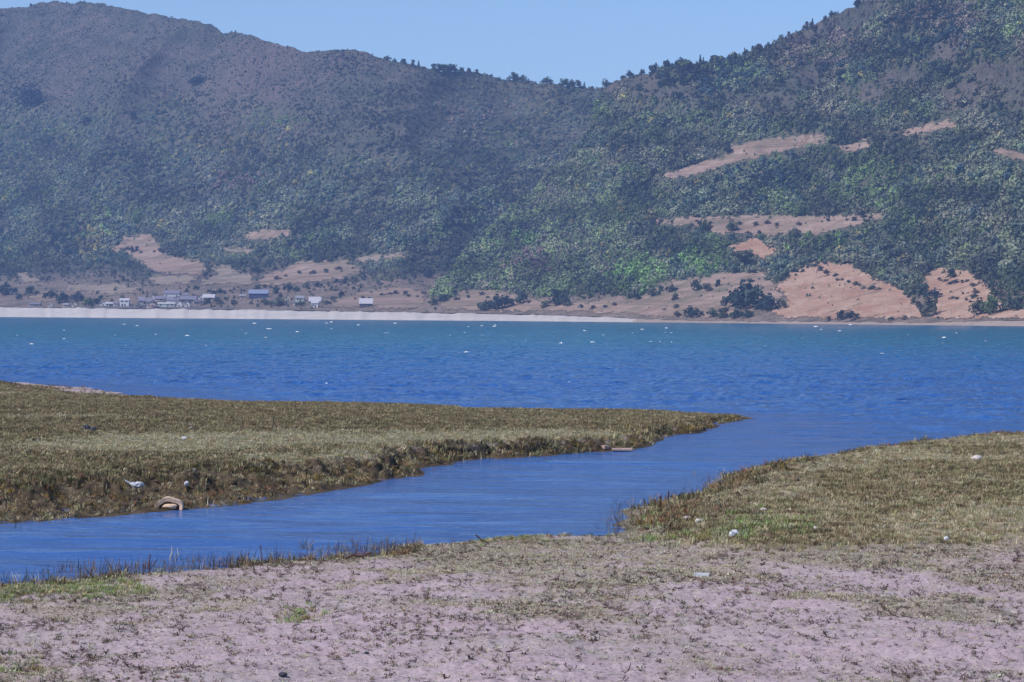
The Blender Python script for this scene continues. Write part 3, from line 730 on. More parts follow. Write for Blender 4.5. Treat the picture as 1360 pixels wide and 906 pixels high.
STRAW, OLIVE, BROWN, DKOL, RUST = (0.46, 0.385, 0.245), (0.30, 0.285, 0.145), (0.27, 0.195, 0.115), (0.115, 0.10, 0.06), (0.25, 0.11, 0.06)
YELB = (0.24, 0.17, 0.05)
FRESH, PALE, WEEDD, SAGE = (0.21, 0.32, 0.09), (0.50, 0.45, 0.35), (0.15, 0.105, 0.10), (0.35, 0.35, 0.25)

# grass on the spit: pale in front, darker and browner towards the far edge
dk = sstep(0.40, 0.58, fbm(cx * 0.12, cyy * 0.10, 451, 3) + 0.24 * sstep(54, 64, cyy - np.clip(cu - 300, -300, 400) * 0.012) - 0.06)
on_spit = (c1 > 0.15) & (c1 > c2)
crim = (rim[1:, 1:] + rim[:-1, :-1]) / 2
qS = c1 / (0.6 + 2.7 * sstep(600, 60, cu))
def tint_spit(j, i, n):
    a = pal([STRAW, OLIVE, SAGE, PALE, BROWN], [3.2, 3.0, 3, 1.2, 1], n); b = pal([DKOL, BROWN, OLIVE, STRAW], [4, 3, 1.6, 0.5], n)
    k = (RNG.random(n) < dk[j, i])[:, None]; return np.where(k, b, a)
put('spit_grass', on_spit * (qS > 0.85) * (75 + 20 * dk) * (1 - 0.9 * crim), GRASS, lambda j, i: 0.5 + 0.3 * dk[j, i], tint_spit, 'short dry olive and straw grass covering the spit', 'grass')
bank = on_spit * (qS < 1.15) * (1 - 0.9 * crim)
put('bank_grass', bank * 48, GRASS, lambda j, i: 0.45 + 0.25 * RNG.random(len(j)), lambda j, i, n: pal([BROWN, STRAW, DKOL, RUST, OLIVE, YELB, (0.045, 0.035, 0.025)], [3, 3.2, 2, 0.6, 1.2, 2.6, 2.4], n), 'withered brown tufts hanging on the eroded bank of the spit', 'grass', tilt=0.3)
put('bank_clods', bank * 20, CLOD, lambda j, i: 0.025 + 0.045 * RNG.random(len(j)) ** 2, lambda j, i, n: pal([(0.14, 0.105, 0.07), (0.10, 0.075, 0.05), (0.18, 0.14, 0.09), (0.04, 0.03, 0.02)], [3, 3, 1, 2.5], n), 'lumpy mud clods along the eroded bank of the spit', 'mud', tilt=0.3, sink=0.02)  # darkest clods stand in for shade between the lumps
# right spit and near shore
rgt = sstep(860, 960, cu) * sstep(738, 716, cv + (fbm(cx * 1.8, cyy * 1.1, 432, 3) - 0.5) * 30) * (c2 > 0.1)
dk2 = sstep(0.42, 0.6, fbm(cx * 0.3, cyy * 0.2, 461, 3) + 0.12 * sstep(50, 62, cyy))
def tint_right(j, i, n):
    a = pal([STRAW, OLIVE, BROWN, PALE, SAGE], [4, 3, 2.2, 0.8, 1.5], n); b = pal([DKOL, BROWN, OLIVE, STRAW], [2.2, 3, 2.5, 1], n)
    return np.where((RNG.random(n) < dk2[j, i])[:, None], b, a)
put('point_grass', rgt * 110, GRASS, lambda j, i: (0.30 + 0.22 * sstep(740, 690, cv[j, i]) + 0.12 * dk2[j, i]), tint_right, 'dry brownish grass on the right hand point', 'grass')
redge = sstep(830, 900, cu) * (cv < 706) * (c2 > 0.0) * (c2 < 2.0) * (cyy > 30)
put('point_clods', redge * 10, CLOD, lambda j, i: 0.04 + 0.06 * RNG.random(len(j)) ** 2, lambda j, i, n: pal([(0.17, 0.13, 0.085), (0.09, 0.06, 0.04), (0.25, 0.2, 0.13)], [3, 3, 1], n), 'brown mud clods along the edge of the right hand point', 'mud', tilt=0.3, sink=0.015)
put('point_edge_tufts', redge * (c2 < 1.1) * 60 * sstep(0.30, 0.58, fbm(cx * 0.9, cyy * 0.7, 467, 3)), GRASS, lambda j, i: 0.75 + 0.5 * RNG.random(len(j)), lambda j, i, n: pal([DKOL, BROWN, RUST, OLIVE, YELB], [3, 3, 1, 2, 1], n), 'taller brown tufts along the rim of the right hand point', 'grass', tilt=0.2)
put('spit_edge_tufts', on_spit * (c1 < 0.9) * (cu > 380) * (SFc > 1.5) * 40 * sstep(0.34, 0.6, fbm(cx * 0.9, cyy * 0.5, 468, 3)), GRASS, lambda j, i: 0.8 + 0.5 * RNG.random(len(j)), lambda j, i, n: pal([DKOL, BROWN, YELB, OLIVE, STRAW], [3, 3, 1.2, 2, 1], n), 'taller brown tufts along the channel edge of the spit', 'grass', tilt=0.2)
green = (sstep(830, 870, cu) * sstep(1110, 1000, cu) * np.exp(-((cv - 703 + (cu - 940) * 0.02) / 10) ** 2) + (cu < 200) * np.exp(-((cv - 788 + cu * 0.05) / 8) ** 2) * 1.2 + (cu > 490) * (cu < 900) * np.exp(-((cv - 716) / 5) ** 2) * 0.3 + (cu < 60) * np.exp(-((cv - 885) / 14) ** 2) * 0.5 + np.exp(-((cu - 400) / 22) ** 2 - ((cv - 820) / 12) ** 2) * 0.35) * (c2 > 0)
put('green_grass', green * 330 * sstep(0.32, 0.6, fbm(cx * 1.1, cyy * 0.9, 466, 3)), GRASS, lambda j, i: 0.42 + 0.3 * (cu[j, i] > 800), lambda j, i, n: pal([FRESH, OLIVE, STRAW, SAGE, YELB], [2.2, 2.5, 1.4, 1.2, 0.8], n), 'fresh green grass along the water edge', 'grass')
np_ = (c2 > 0.05) * (1 - rgt) * (c2 > c1)
put('low_weeds', np_ * (60 + 420 * np.clip(cveg, 0, 1) ** 1.3), MAT_WEED, lambda j, i: 0.8 + 0.5 * cveg[j, i], lambda j, i, n: pal([SAGE, STRAW, PALE, OLIVE, WEEDD, BROWN], [3, 2.4, 2, 1.6, 1.3, 0.8], n), 'thin grey green weeds matting the dry mud', 'weeds')
spn = fbm(cx * 1.2, cyy * 0.7, 471, 3)
put('dark_sprigs', np_ * (55 + 150 * sstep(0.42, 0.7, spn)), SPRIG, lambda j, i: 0.14 + 0.42 * RNG.random(len(j)) ** 3, lambda j, i, n: pal([WEEDD, (0.09, 0.07, 0.06), (0.17, 0.09, 0.075), DKOL, SAGE], [3, 2.2, 1, 2, 1.4], n), 'small dark withered sprigs scattered over the dry mud', 'weeds', tilt=0.2)
# reeds standing in the shallows
reed = np.exp(-((c2 + 0.5) / 0.7) ** 2) * (cyy < 36) * (cu < 560) * 85 * (0.35 + 1.3 * fbm(cx * 1.4, cyy * 1.4, 481, 3)) + np.exp(-((c2 + 0.25) / 0.5) ** 2) * (cu > 800) * (cu < 1130) * (cv < 712) * 12 + np.exp(-((c2 + 0.2) / 0.3) ** 2) * (cu >= 560) * (cu < 840) * 2.5 + np.exp(-((c1 + 0.1) / 0.3) ** 2) * (cu < 1000) * 3.0 * (cyy < 60)
p, j, i = sample_ground(reed); n = len(p); p[:, 2] = np.maximum(p[:, 2], -0.08)
s = 0.3 + 0.62 * RNG.random(n) ** 1.5
scatter('reed_stems', p, np.stack([s, s, s], -1), RNG.random(n) * 6.283, RNG.integers(0, 4, n), pal([(0.09, 0.06, 0.055), (0.13, 0.06, 0.04), DKOL, BROWN, PALE], [4, 2, 2, 2, 0.5], n), REED, 'withered brown reed stems standing in the shallow water', 'reeds', tilt=RNG.normal(size=(n, 2)) * 0.25)
edge_b = np.exp(-((c2 - 0.12) / 0.28) ** 2) * (cyy < 37) * (cu < 560) * 55 * sstep(0.40, 0.6, fbm(cx * 0.8, cyy * 0.8, 491, 3))
put('edge_tufts', edge_b, GRASS, lambda j, i: 0.75 + 0 * j, lambda j, i, n: pal([BROWN, DKOL, RUST, STRAW, OLIVE], [3, 3, 1, 1, 2], n), 'brown grass tufts at the near water line', 'grass', tilt=0.2)
# ------------------------------------------------------------------ single trees and shrubs that can be told apart
CROWNS = [crown_mesh('crown_round_%d' % k, 700 + k, 9, 420, 0.95 + 0.15 * (k % 3), 'round', 0.05, MAT_LEAF_O) for k in range(4)]
CONES = [crown_mesh('crown_cone_%d' % k, 720 + k, 0, 320, 0.5, 'cone', 0.05, MAT_LEAF_O) for k in range(2)]
TRUNKS = [trunk_mesh('trunk_%d' % k, 740 + k) for k in range(2)]
def side_of(u, v):
    return RIGHT if (u > 545 and v > float(interp(SKY_R, u)) + 1) else LEFT
def tree(name, u, v, hpx, wk, tint, label, group=None, cone=False, cat='tree'):
    S = side_of(u, v); P = S.at(u, v)[0]; r = math.hypot(P[0], P[1]); h = hpx * r / F
    k = random.randrange(4)
    root = empty(name, (P[0], P[1], P[2] - 0.05 * h), random.random() * 6.283, label=label, cat=cat, group=group)
    tr = link(bpy.data.objects.new('trunk', TRUNKS[k % 2]), root); tr.scale = (h, h, h)
    me = CONES[k % 2] if cone else CROWNS[k]
    cr = link(bpy.data.objects.new('crown', me), root)
    cr.scale = (h * wk, h * wk, h); cr.location = (0, 0, 0.02 * h)
    f = 0.8 + 0.4 * random.random(); cr.color = (tint[0] * f, tint[1] * f, tint[2] * f, 1)
    return root
BROWN_T = np.array((0.14, 0.09, 0.07))
T = [  # name, u, v of the foot, height px, width factor, tint, label
 ('broadleaf_tree', 988, 409, 40, 1.15, DARK, 'tallest dark tree of the clump on the pink slope by the right shore'),
 ('broadleaf_tree', 1006, 410, 34, 1.1, BLUE, 'dark tree right behind the tallest tree of the shore clump'),
 ('broadleaf_tree', 1022, 412, 24, 1.1, DARK, 'rightmost dark tree of the clump on the pink slope'),
 ('broadleaf_tree', 973, 408, 22, 1.2, BLUE, 'lower dark tree at the left side of the shore clump'),
 ('broadleaf_tree', 1041, 410, 12, 1.2, GREY * 0.6, 'small round tree standing alone right of the dark shore clump'),
 ('shrub', 1118, 425, 14, 1.2, DARK, 'left one of the two dark round shrubs on the right beach'),
 ('shrub', 1132, 425.5, 14, 1.2, DARK, 'right one of the two dark round shrubs on the right beach'),
 ('broadleaf_tree', 1232, 421, 30, 0.85, GREY * 0.7, 'grey green tree standing between the two bare clay slopes'),
 ('broadleaf_tree', 1238, 398, 15, 1.3, DARK, 'dark bluish tree above the tree between the clay slopes'),
 ('broadleaf_tree', 1302, 418, 24, 1.0, GREY * 0.65, 'left tree of the row on the right end beach'),
 ('broadleaf_tree', 1318, 417, 30, 1.0, GREEN * 0.9, 'tallest green tree of the row on the right end beach'),
 ('broadleaf_tree', 1340, 413, 20, 1.2, BLUE, 'dark tree near the right edge of the beach row'),
 ('broadleaf_tree', 1354, 412, 22, 1.1, BLUE, 'rightmost tree of the row at the photo edge'),
 ('broadleaf_tree', 1225, 364, 14, 1.3, DARK, 'dark tree at the upper lip of the reddish gullied slope'),
 ('broadleaf_tree', 1265, 370, 12, 1.3, DARK, 'dark tree in the notch of the reddish gullied slope'),
 ('broadleaf_tree', 983, 356, 24, 1.5, GREY * 0.7, 'large grey round tree below the small orange clay scar'),
 ('broadleaf_tree', 937, 310, 20, 0.8, GREEN * 0.8, 'upright green tree at the left part of the long terrace'),
 ('broadleaf_tree', 972, 306, 16, 1.0, GREY * 0.7, 'loose grey tree standing in the long pink terrace'),
 ('shrub', 896, 399, 9, 1.3, GREY * 0.5, 'round shrub alone on the bare part of the pink slope'),
 ('shrub', 897, 410, 7, 1.3, GREY * 0.7, 'small shrub below the round shrub on the pink slope'),
 ('shrub', 868, 394, 14, 1.0, BLUE, 'dark shrub at the upper left rim of the pink slope'),
 ('shrub', 848, 398, 10, 1.3, DARK, 'dark shrub where the pink slope begins at the left'),
 ('shrub', 893, 388, 11, 1.3, DARK, 'dark wide shrub at the top of the pink slope'),
 ('shrub', 877, 388, 9, 1.2, BLUE, 'shrub left of the wide dark shrub on the pink slope'),
 ('broadleaf_tree', 927, 386, 16, 1.2, BLUE, 'bushy tree in the middle of the pink slope rim'),
 ('shrub', 941, 387, 12, 1.3, GREY * 0.6, 'grey shrub right of the bushy tree on the slope rim'),
 ('shrub', 953, 381, 10, 0.9, DARK, 'narrow dark shrub at the right end of the slope rim'),
 ('shrub', 916, 421, 16, 1.1, DARK, 'taller dark shrub just above the pinkish beach'),
 ('shrub', 927, 421, 12, 1.1, DARK, 'lower dark shrub touching the taller one above the beach'),
 ('shrub', 900, 421, 8, 1.4, GREY * 0.6, 'grey shrub left of the dark pair above the beach'),
 ('shrub', 947, 421, 12, 1.4, BLUE, 'first low shrub of the hedge under the dark tree clump'),
 ('shrub', 962, 422, 14, 1.4, GREY * 0.6, 'second shrub of the hedge under the dark tree clump'),
 ('shrub', 977, 422, 13, 1.4, BLUE, 'third shrub of the hedge under the dark tree clump'),
 ('shrub', 992, 422, 12, 1.3, DARK, 'last dark shrub of the hedge under the dark tree clump'),
 ('shrub', 1102, 426, 6, 1.4, GREY * 0.7, 'low grey bush left of the two round beach shrubs'),
 ('shrub', 1183, 426, 6, 1.4, GREY * 0.7, 'low grey bush at the foot of the orange clay slope'),
 ('shrub', 1200, 425, 7, 1.3, BROWN_T, 'low brown bush right of the low grey beach bush'),
 ('broadleaf_tree', 645, 412, 14, 1.3, BLUE, 'low dark tree on the pink bank under the spur'),
 ('broadleaf_tree', 660, 411, 22, 1.0, DARK, 'dark tree in the middle of the bank grove'),
 ('broadleaf_tree', 674, 408, 17, 1.1, DARK, 'dark tree right of the bank grove centre'),
 ('broadleaf_tree', 690, 404, 20, 1.0, BLUE, 'blue green tree at the foot of the wooded spur'),
 ('shrub', 722, 409, 10, 1.7, GREY * 1.1, 'pale grey bush pile on the pink bank'),
 ('broadleaf_tree', 738, 407, 24, 0.8, DARK, 'left dark upright tree reaching down to the bank'),
 ('broadleaf_tree', 752, 406, 22, 0.8, BLUE, 'right dark upright tree reaching down to the bank'),
 ('shrub', 576, 405, 10, 1.4, GREY * 0.8, 'grey bush at the right end of the smooth pink field'),
 ('broadleaf_tree', 586, 401, 11, 1.5, DARK, 'dark bush where the spur meets the pink field'),
 ('broadleaf_tree', 570, 369, 14, 0.8, DARK, 'lone dark tree on the pale slope above the pink field'),
 ('broadleaf_tree', 294, 391, 8, 1.4, DARK, 'dark round tree between the village and the blue house'),
 ('broadleaf_tree', 283, 391, 6, 1.4, BLUE, 'small tree left of the dark round village tree'),
 ('broadleaf_tree', 343, 384, 6, 2.0, BLUE, 'tree spreading behind the dark blue house'),
 ('broadleaf_tree', 365, 390, 9, 1.6, BLUE, 'bushy tree right of the dark blue house'),
 ('broadleaf_tree', 382, 386, 10, 1.1, DARK, 'taller dark tree in the hedge behind the village end'),
 ('broadleaf_tree', 394, 387, 8, 1.4, BLUE, 'hedge tree above the green grey house'),
 ('broadleaf_tree', 408, 384, 8, 1.2, BLUE, 'hedge tree above the white roofed village end house'),
 ('broadleaf_tree', 422, 381, 7, 1.5, DARK, 'hedge tree further up the lane behind the village'),
 ('broadleaf_tree', 447, 376, 6, 1.3, DARK, 'dark bush near the upper end of the hedge lane'),
 ('broadleaf_tree', 459, 373, 5, 1.4, DARK, 'last dark bush at the top of the hedge lane'),
 ('shrub', 453, 393, 8, 0.9, DARK, 'dark pointed bush at the left corner of the pink field'),
 ('shrub', 435, 404, 5, 1.6, DARK, 'low dark bush beside the white house at the village end'),
 ('shrub', 370, 406, 12, 1.7, GREY * 0.8, 'big grey bush on the beach edge right of the village'),
 ('shrub', 352, 405, 9, 1.6, GREY * 0.85, 'grey bush on the beach edge under the blue house'),
 ('shrub', 398, 407, 8, 1.7, GREY * 0.8, 'grey bush in front of the green grey house'),
 ('shrub', 292, 404, 10, 1.7, GREY * 0.7, 'grey bush right of the white greenhouse row'),
 ('shrub', 275, 404, 9, 1.5, GREY * 0.8, 'grey green bush at the right end of the village walls'),
 ('broadleaf_tree', 105, 400, 14, 1.2, DARK, 'dark tree behind the left shore huts'),
 ('broadleaf_tree', 82, 402, 16, 1.1, BLUE, 'tall bluish tree among the left shore huts'),
 ('broadleaf_tree', 66, 397, 12, 1.3, DARK, 'dark tree above the left shore sheds'),
 ('broadleaf_tree', 8, 392, 18, 1.2, DARK, 'dark tree at the left photo edge above the beach'),
 ('broadleaf_tree', 24, 398, 8, 1.5, DARK, 'low dark tree on the shore near the left edge'),
 ('broadleaf_tree', 40, 393, 14, 1.3, BLUE, 'blue green tree between the left edge and the sheds'),
 ('shrub', 118, 406, 10, 1.7, GREEN * 1.3, 'light green bush left of the white shore houses'),
 ('shrub', 128, 404, 8, 1.5, GREEN, 'green bush next to the white shore houses'),
 ('broadleaf_tree', 175, 334, 8, 0.9, DARK, 'left dark tree of the few in the large terraced field'),
 ('broadleaf_tree', 181, 334, 7, 1.0, DARK, 'right dark tree of the few in the large terraced field'),
 ('broadleaf_tree', 38, 138, 22, 1.6, DARK, 'dark blue wide tree clump high on the left mountain'),
 ('broadleaf_tree', 48, 140, 14, 1.5, DARK, 'lower dark clump beside the wide one on the left mountain'),
 ('broadleaf_tree', 178, 160, 12, 1.0, DARK, 'dark lone tree on the open left mountain face'),
 ('broadleaf_tree', 114, 168, 14, 1.4, BLUE, 'dark bushy tree left of the lone mountain face tree'),
 ('broadleaf_tree', 262, 112, 12, 1.8, DARK, 'dark bush patch on the open slope under the left crest'),
 ('broadleaf_tree', 1092, 97, 16, 1.4, DARK, 'dark round tree on the open upper right mountain'),
 ('broadleaf_tree', 1120, 108, 16, 1.5, DARK, 'dark tree right below the round one on the right mountain'),
 ('broadleaf_tree', 1171, 88, 14, 0.9, DARK, 'dark upright tree high on the right mountain clearing'),
 ('broadleaf_tree', 968, 204, 10, 1.3, DARK, 'dark tree at the corner of the high terraced clearing'),
]
for nm, u, v, h, w, tn, lb in T:
    tree(nm, u, v, h, w, np.asarray(tn), lb, cat='shrub' if nm == 'shrub' else 'tree')
# rows of small bushes on the bare slopes
for row, nrow, lb, gr in (([(1084, 356), (1100, 366), (1125, 376), (1150, 383), (1165, 386)], 17, 'tiny dark bush in the row crossing the big clay slope', 'bushes across the big clay slope'),
                          ([(1000, 374), (1030, 371), (1062, 362), (1086, 350)], 12, 'tiny dark bush on the crest line left of the big clay slope', 'bushes on the clay crest line'),
                          ([(1196, 386), (1212, 396), (1222, 408), (1226, 416)], 9, 'tiny dark bush down the right rim of the big clay slope', 'bushes on the right clay rim'),
                          ([(1245, 372), (1262, 378), (1285, 376), (1300, 390), (1290, 402), (1262, 398)], 16, 'tiny reddish bush scattered over the gullied clay slope', 'bushes on the gullied slope'),
                          ([(470, 400), (500, 394), (530, 391), (556, 394)], 9, 'tiny bush on the terrace line of the smooth pink field', 'bushes on the pink field terrace'),
                          ([(350, 379), (395, 364), (440, 362), (470, 357)], 9, 'tiny bush on the terrace line of the wide pinkish field', 'bushes on the wide field terrace'),
                          ([(150, 334), (185, 334), (222, 337)], 8, 'tiny bush on the terrace line of the large hillside field', 'bushes on the large hillside field'),
                          ([(600, 400), (640, 394), (690, 402), (770, 410), (820, 408)], 14, 'tiny bush on the low pink bank under the spur', 'bushes on the low pink bank'),
                          ([(880, 296), (960, 297), (1060, 300), (1150, 291)], 14, 'tiny bush on the long pink terrace', 'bushes on the long pink terrace')):
    rp = np.array(row, float); tt = np.linspace(0, len(row) - 1, nrow) + np.array([random.uniform(-0.12, 0.12) for _ in range(nrow)])
    for a in tt:
        a = min(max(a, 0), len(row) - 1.001); i = int(a); q = rp[i] + (rp[i + 1] - rp[i]) * (a - i)
        tree('shrub', q[0] + random.uniform(-3, 3), q[1] + random.uniform(-2, 2), random.uniform(3, 6.5), 1.3 + 0.4 * random.random(), random.choice((DARK, BLUE, BROWN_T * 0.7, GREY * 0.6)), lb, gr, cat='shrub')
# trees on the crest lines
CREST = [(515, 5), (524, 5), (537, 6), (548, 6), (556, 7), (577, 7), (583, 10), (590, 9), (597, 9), (604, 10), (612, 6), (622, 5), (634, 5), (652, 4), (682, 10), (687, 7), (694, 8), (702, 5), (725, 8), (731, 6), (752, 10), (760, 8), (768, 9), (776, 6), (786, 4), (793, 3)]
for u, h in CREST:
    tree('crest_tree', u, float(np.interp(u, LEFT.u, LEFT.vs)) + 1.5, h * 1.25, 0.9 + 0.5 * random.random(), BLUE * 0.8, 'small dark tree on the skyline of the saddle between the mountains', 'trees along the saddle skyline', random.random() < 0.15)
u = 806.0
while u < 1146:
    tree('crest_tree', u, float(np.interp(u, RIGHT.u, RIGHT.vs)) + 1.5, random.choice((6, 7, 8, 9, 11, 13)), 0.75 + 0.4 * random.random(), random.choice((BLUE, DARK, DARK)), 'dark tree on the rising skyline of the right mountain', 'trees along the right skyline', random.random() < 0.25)
    u += random.choice((4, 6, 8, 11, 15))

# ------------------------------------------------------------------ village
def wallm(n, c): return plain('wall_' + n, c, 0.85, 0.08, 0.6)
WM = {'white': wallm('white', (0.70, 0.68, 0.69)), 'cream': wallm('cream', (0.55, 0.48, 0.38)), 'pink': wallm('pink', (0.50, 0.38, 0.35)), 'grey': wallm('grey', (0.32, 0.30, 0.32)),
      'dark': wallm('dark', (0.09, 0.085, 0.10)), 'brown': wallm('brown', (0.14, 0.07, 0.07)), 'green': wallm('green', (0.55, 0.62, 0.53)), 'blue': wallm('blue', (0.05, 0.065, 0.15))}
RM = {'lilac': plain('roof_lilac', (0.21, 0.19, 0.25), 0.7, 0.15, 0.8), 'dark': plain('roof_dark', (0.12, 0.11, 0.14), 0.7, 0.2, 0.8), 'white': plain('roof_white', (0.50, 0.48, 0.52), 0.6, 0.06, 0.8),
      'blue': plain('roof_blue', (0.24, 0.27, 0.40), 0.6, 0.12, 0.8), 'brown': plain('roof_brown', (0.20, 0.13, 0.12), 0.8, 0.2, 0.8), 'grey': plain('roof_grey', (0.28, 0.27, 0.30), 0.7, 0.15, 0.8)}
MAT_PANE = plain('window_pane', (0.05, 0.06, 0.08), 0.25, 0.1, 1.0, 0.5)
MAT_DOOR = plain('door_wood', (0.12, 0.07, 0.05), 0.7, 0.2, 1.0)
def box_mesh(name, x0, x1, y0, y1, z0, z1, mat):
    v = [(x, y, z) for z in (z0, z1) for x, y in ((x0, y0), (x1, y0), (x1, y1), (x0, y1))]
    me = bpy.data.meshes.new(name); me.from_pydata(v, [], [(0, 3, 2, 1), (4, 5, 6, 7), (0, 1, 5, 4), (1, 2, 6, 5), (2, 3, 7, 6), (3, 0, 4, 7)]); me.materials.append(mat); return me
def house(u, v, wpx, hpx, wall, roof, label, dpx=None, rz=0.0, rpx=None, gable=False, name='house'):
    P = LEFT.at(u, v)[0]; k = math.hypot(P[0], P[1]) / F
    w, h = wpx * k, hpx * k; d = (dpx or min(wpx, 10)) * k; rh = (rpx if rpx is not None else max(1.3, hpx * 0.34)) * k; wh = h - rh
    root = empty(name, (P[0], P[1] + d * 0.5, P[2]), rz, label=label, cat='house', group='houses of the lakeside village')
    a, b = w / 2, d / 2
    if gable:     # the gable end looks at the lake: ridge runs in depth
        v_ = [(-a, -b, -2), (a, -b, -2), (a, b, -2), (-a, b, -2), (-a, -b, wh), (a, -b, wh), (a, b, wh), (-a, b, wh), (0, -b, h), (0, b, h)]
        f_ = [(0, 1, 5, 8, 4), (1, 2, 6, 5), (2, 3, 7, 9, 6), (3, 0, 4, 7)]
        e, tk = 0.35, 0.18; rv = []; rf = []
        for s in (-1, 1):
            q = [(0, h), (s * (a + e), wh - e * rh / a)]; i = len(rv)
            for yy in (-b - e, b + e):
                for (xx, zz) in q: rv += [(xx, yy, zz + 0.02), (xx, yy, zz + tk)]
            rf += [(i, i + 2, i + 6, i + 4), (i + 1, i + 5, i + 7, i + 3), (i, i + 1, i + 3, i + 2), (i + 4, i + 6, i + 7, i + 5), (i + 2, i + 3, i + 7, i + 6)]
    else:         # the eaves look at the lake: ridge runs along the shore
        v_ = [(-a, -b, -2), (a, -b, -2), (a, b, -2), (-a, b, -2), (-a, -b, wh), (a, -b, wh), (a, b, wh), (-a, b, wh), (-a, 0, h), (a, 0, h)]
        f_ = [(0, 1, 5, 4), (1, 2, 6, 9, 5), (2, 3, 7, 6), (3, 0, 4, 8, 7)]
        e, tk = 0.45, 0.18; rv = []; rf = []
        for s in (-1, 1):
            q = [(0, h), (s * (b + e), wh - e * rh / b)]; i = len(rv)
            for xx in (-a - e, a + e):
                for (yy, zz) in q: rv += [(xx, yy, zz + 0.02), (xx, yy, zz + tk)]
            rf += [(i, i + 2, i + 6, i + 4), (i + 1, i + 5, i + 7, i + 3), (i, i + 1, i + 3, i + 2), (i + 4, i + 6, i + 7, i + 5), (i + 2, i + 3, i + 7, i + 6)]
    for nm, vv, ff, mt in (('wall', v_, f_, WM[wall]), ('roof', rv, rf, RM[roof])):
        me = bpy.data.meshes.new(nm); me.from_pydata(vv, [], ff); me.materials.append(mt); link(bpy.data.objects.new(nm, me), root)
    if wh > 1.6:
        dw, dh = min(1.1, w * 0.2), min(2.1, wh * 0.75)
        link(bpy.data.objects.new('door', box_mesh('door', -dw / 2 + w * 0.08, dw / 2 + w * 0.08, -b - 0.06, -b + 0.1, -0.3, dh, MAT_DOOR)), root)
        n = max(2, min(5, int(w / 3.2)))
        floors = (0.30,) if wh < 4.2 else (0.14, 0.62)
        for fz in floors:
            for q in range(n):
                xx = -a + w * (q + 0.5) / n
                if fz < 0.5 and abs(xx - w * 0.08) < dw * 1.1: continue
                ww = min(0.6, w * 0.09); z0 = wh * fz + 0.2; z1 = min(z0 + 1.2, wh * 0.94)
                if z1 > z0 + 0.3: link(bpy.data.objects.new('window', box_mesh('window', xx - ww, xx + ww, -b - 0.05, -b + 0.1, z0, z1, MAT_PANE)), root)
    return root
H = [
 (46, 407, 14, 4.5, 'grey', 'lilac', 'long low lilac roofed shed at the far left of the shore', {}),
 (67, 407, 5, 4.5, 'white', 'grey', 'tiny white hut right of the long low shed', dict(gable=True)),
 (87.5, 408, 7, 5, 'cream', 'grey', 'pale hut left of the gabled cream hut', {}),
 (99, 408, 7, 6.5, 'cream', 'brown', 'cream hut with a gable left of the green bush', dict(gable=True)),
 (136.5, 406, 7, 5, 'white', 'grey', 'small cream white house left in the white shore row', dict(gable=True)),
 (145, 407, 10, 5.5, 'white', 'white', 'low white walled house in the white shore row', {}),
 (153.5, 406.5, 6, 5.5, 'white', 'lilac', 'small house between the low white and the tall white house', {}),
 (165, 407, 12, 10.5, 'white', 'white', 'tall white two storey house on the village shore', dict(rpx=2.5)),
 (193, 403.5, 18, 7, 'grey', 'lilac', 'wide lilac roofed house behind the brown sheds', dict(rpx=3, dpx=9)),
 (188.5, 409, 9, 3.8, 'brown', 'dark', 'dark reddish shed at the beach wall', {}),
 (201, 409, 12, 7.5, 'pink', 'brown', 'pinkish walled house beside the dark reddish shed', dict(gable=True)),
 (207, 410, 7, 3.8, 'brown', 'dark', 'dark little shed in front of the pinkish house', {}),
 (221, 408, 22, 6, 'green', 'white', 'long pale green greenhouse like building on the village front', dict(rpx=1.6)),
 (238, 409, 6.5, 9, 'white', 'white', 'narrow bright white gable house right of the long building', dict(gable=True)),
 (248.5, 408, 6.5, 7.5, 'white', 'lilac', 'small white house right of the narrow gable house', dict(gable=True)),
 (228, 396.5, 20, 10.5, 'white', 'lilac', 'upper white house with wide lilac roof above the village', dict(rpx=3.6)),
 (202.5, 398, 4.5, 6.5, 'white', 'lilac', 'small white house left of the upper village house', dict(gable=True)),
 (212, 399.5, 13, 6, 'cream', 'lilac', 'lilac roofed house below the upper white house at left', dict(rpx=3.2)),
 (229, 401, 16, 6, 'white', 'lilac', 'long lilac roofed house in the village centre', dict(rpx=3.4)),
 (250, 401, 20, 7.5, 'dark', 'lilac', 'wide lilac roofed house right of the village centre', dict(rpx=4)),
 (262, 406, 9, 8, 'grey', 'dark', 'dark roofed house between the bushes at the village right', dict(rpx=3)),
 (277, 399, 15, 8, 'grey', 'white', 'house with a bright pale roof at the village right end', dict(rpx=4)),
 (322, 397, 8, 6, 'pink', 'grey', 'pinkish white house left of the dark blue house', {}),
 (343, 396.5, 25, 11.5, 'blue', 'blue', 'dark blue walled house with pale blue roof', dict(rpx=4.5, dpx=10)),
 (382, 399, 6.5, 7, 'cream', 'brown', 'yellowish house right of the big grey bush', dict(gable=True)),
 (381, 405, 4, 5, 'white', 'white', 'tiny white hut below the yellowish house', dict(gable=True)),
 (391.5, 405, 4, 6, 'white', 'white', 'tiny white hut right of the one below the yellowish house', dict(gable=True)),
 (398, 401, 11, 8, 'green', 'grey', 'green grey house with pale roof behind the white huts', {}),
 (418, 402, 15, 7.5, 'dark', 'white', 'white roofed house at the right end of the village', dict(rpx=5.2)),
 (418, 409, 9, 8.5, 'white', 'white', 'white house in front of the white roofed end house', dict(rpx=2)),
 (486, 408.5, 17, 12, 'dark', 'white', 'lone house with bright white roof in the pink field', dict(rpx=6, dpx=9)),
]
for u, v, w, h, wl, rf, lb, kw in H: house(u, v, w, h, wl, rf, lb, **kw)
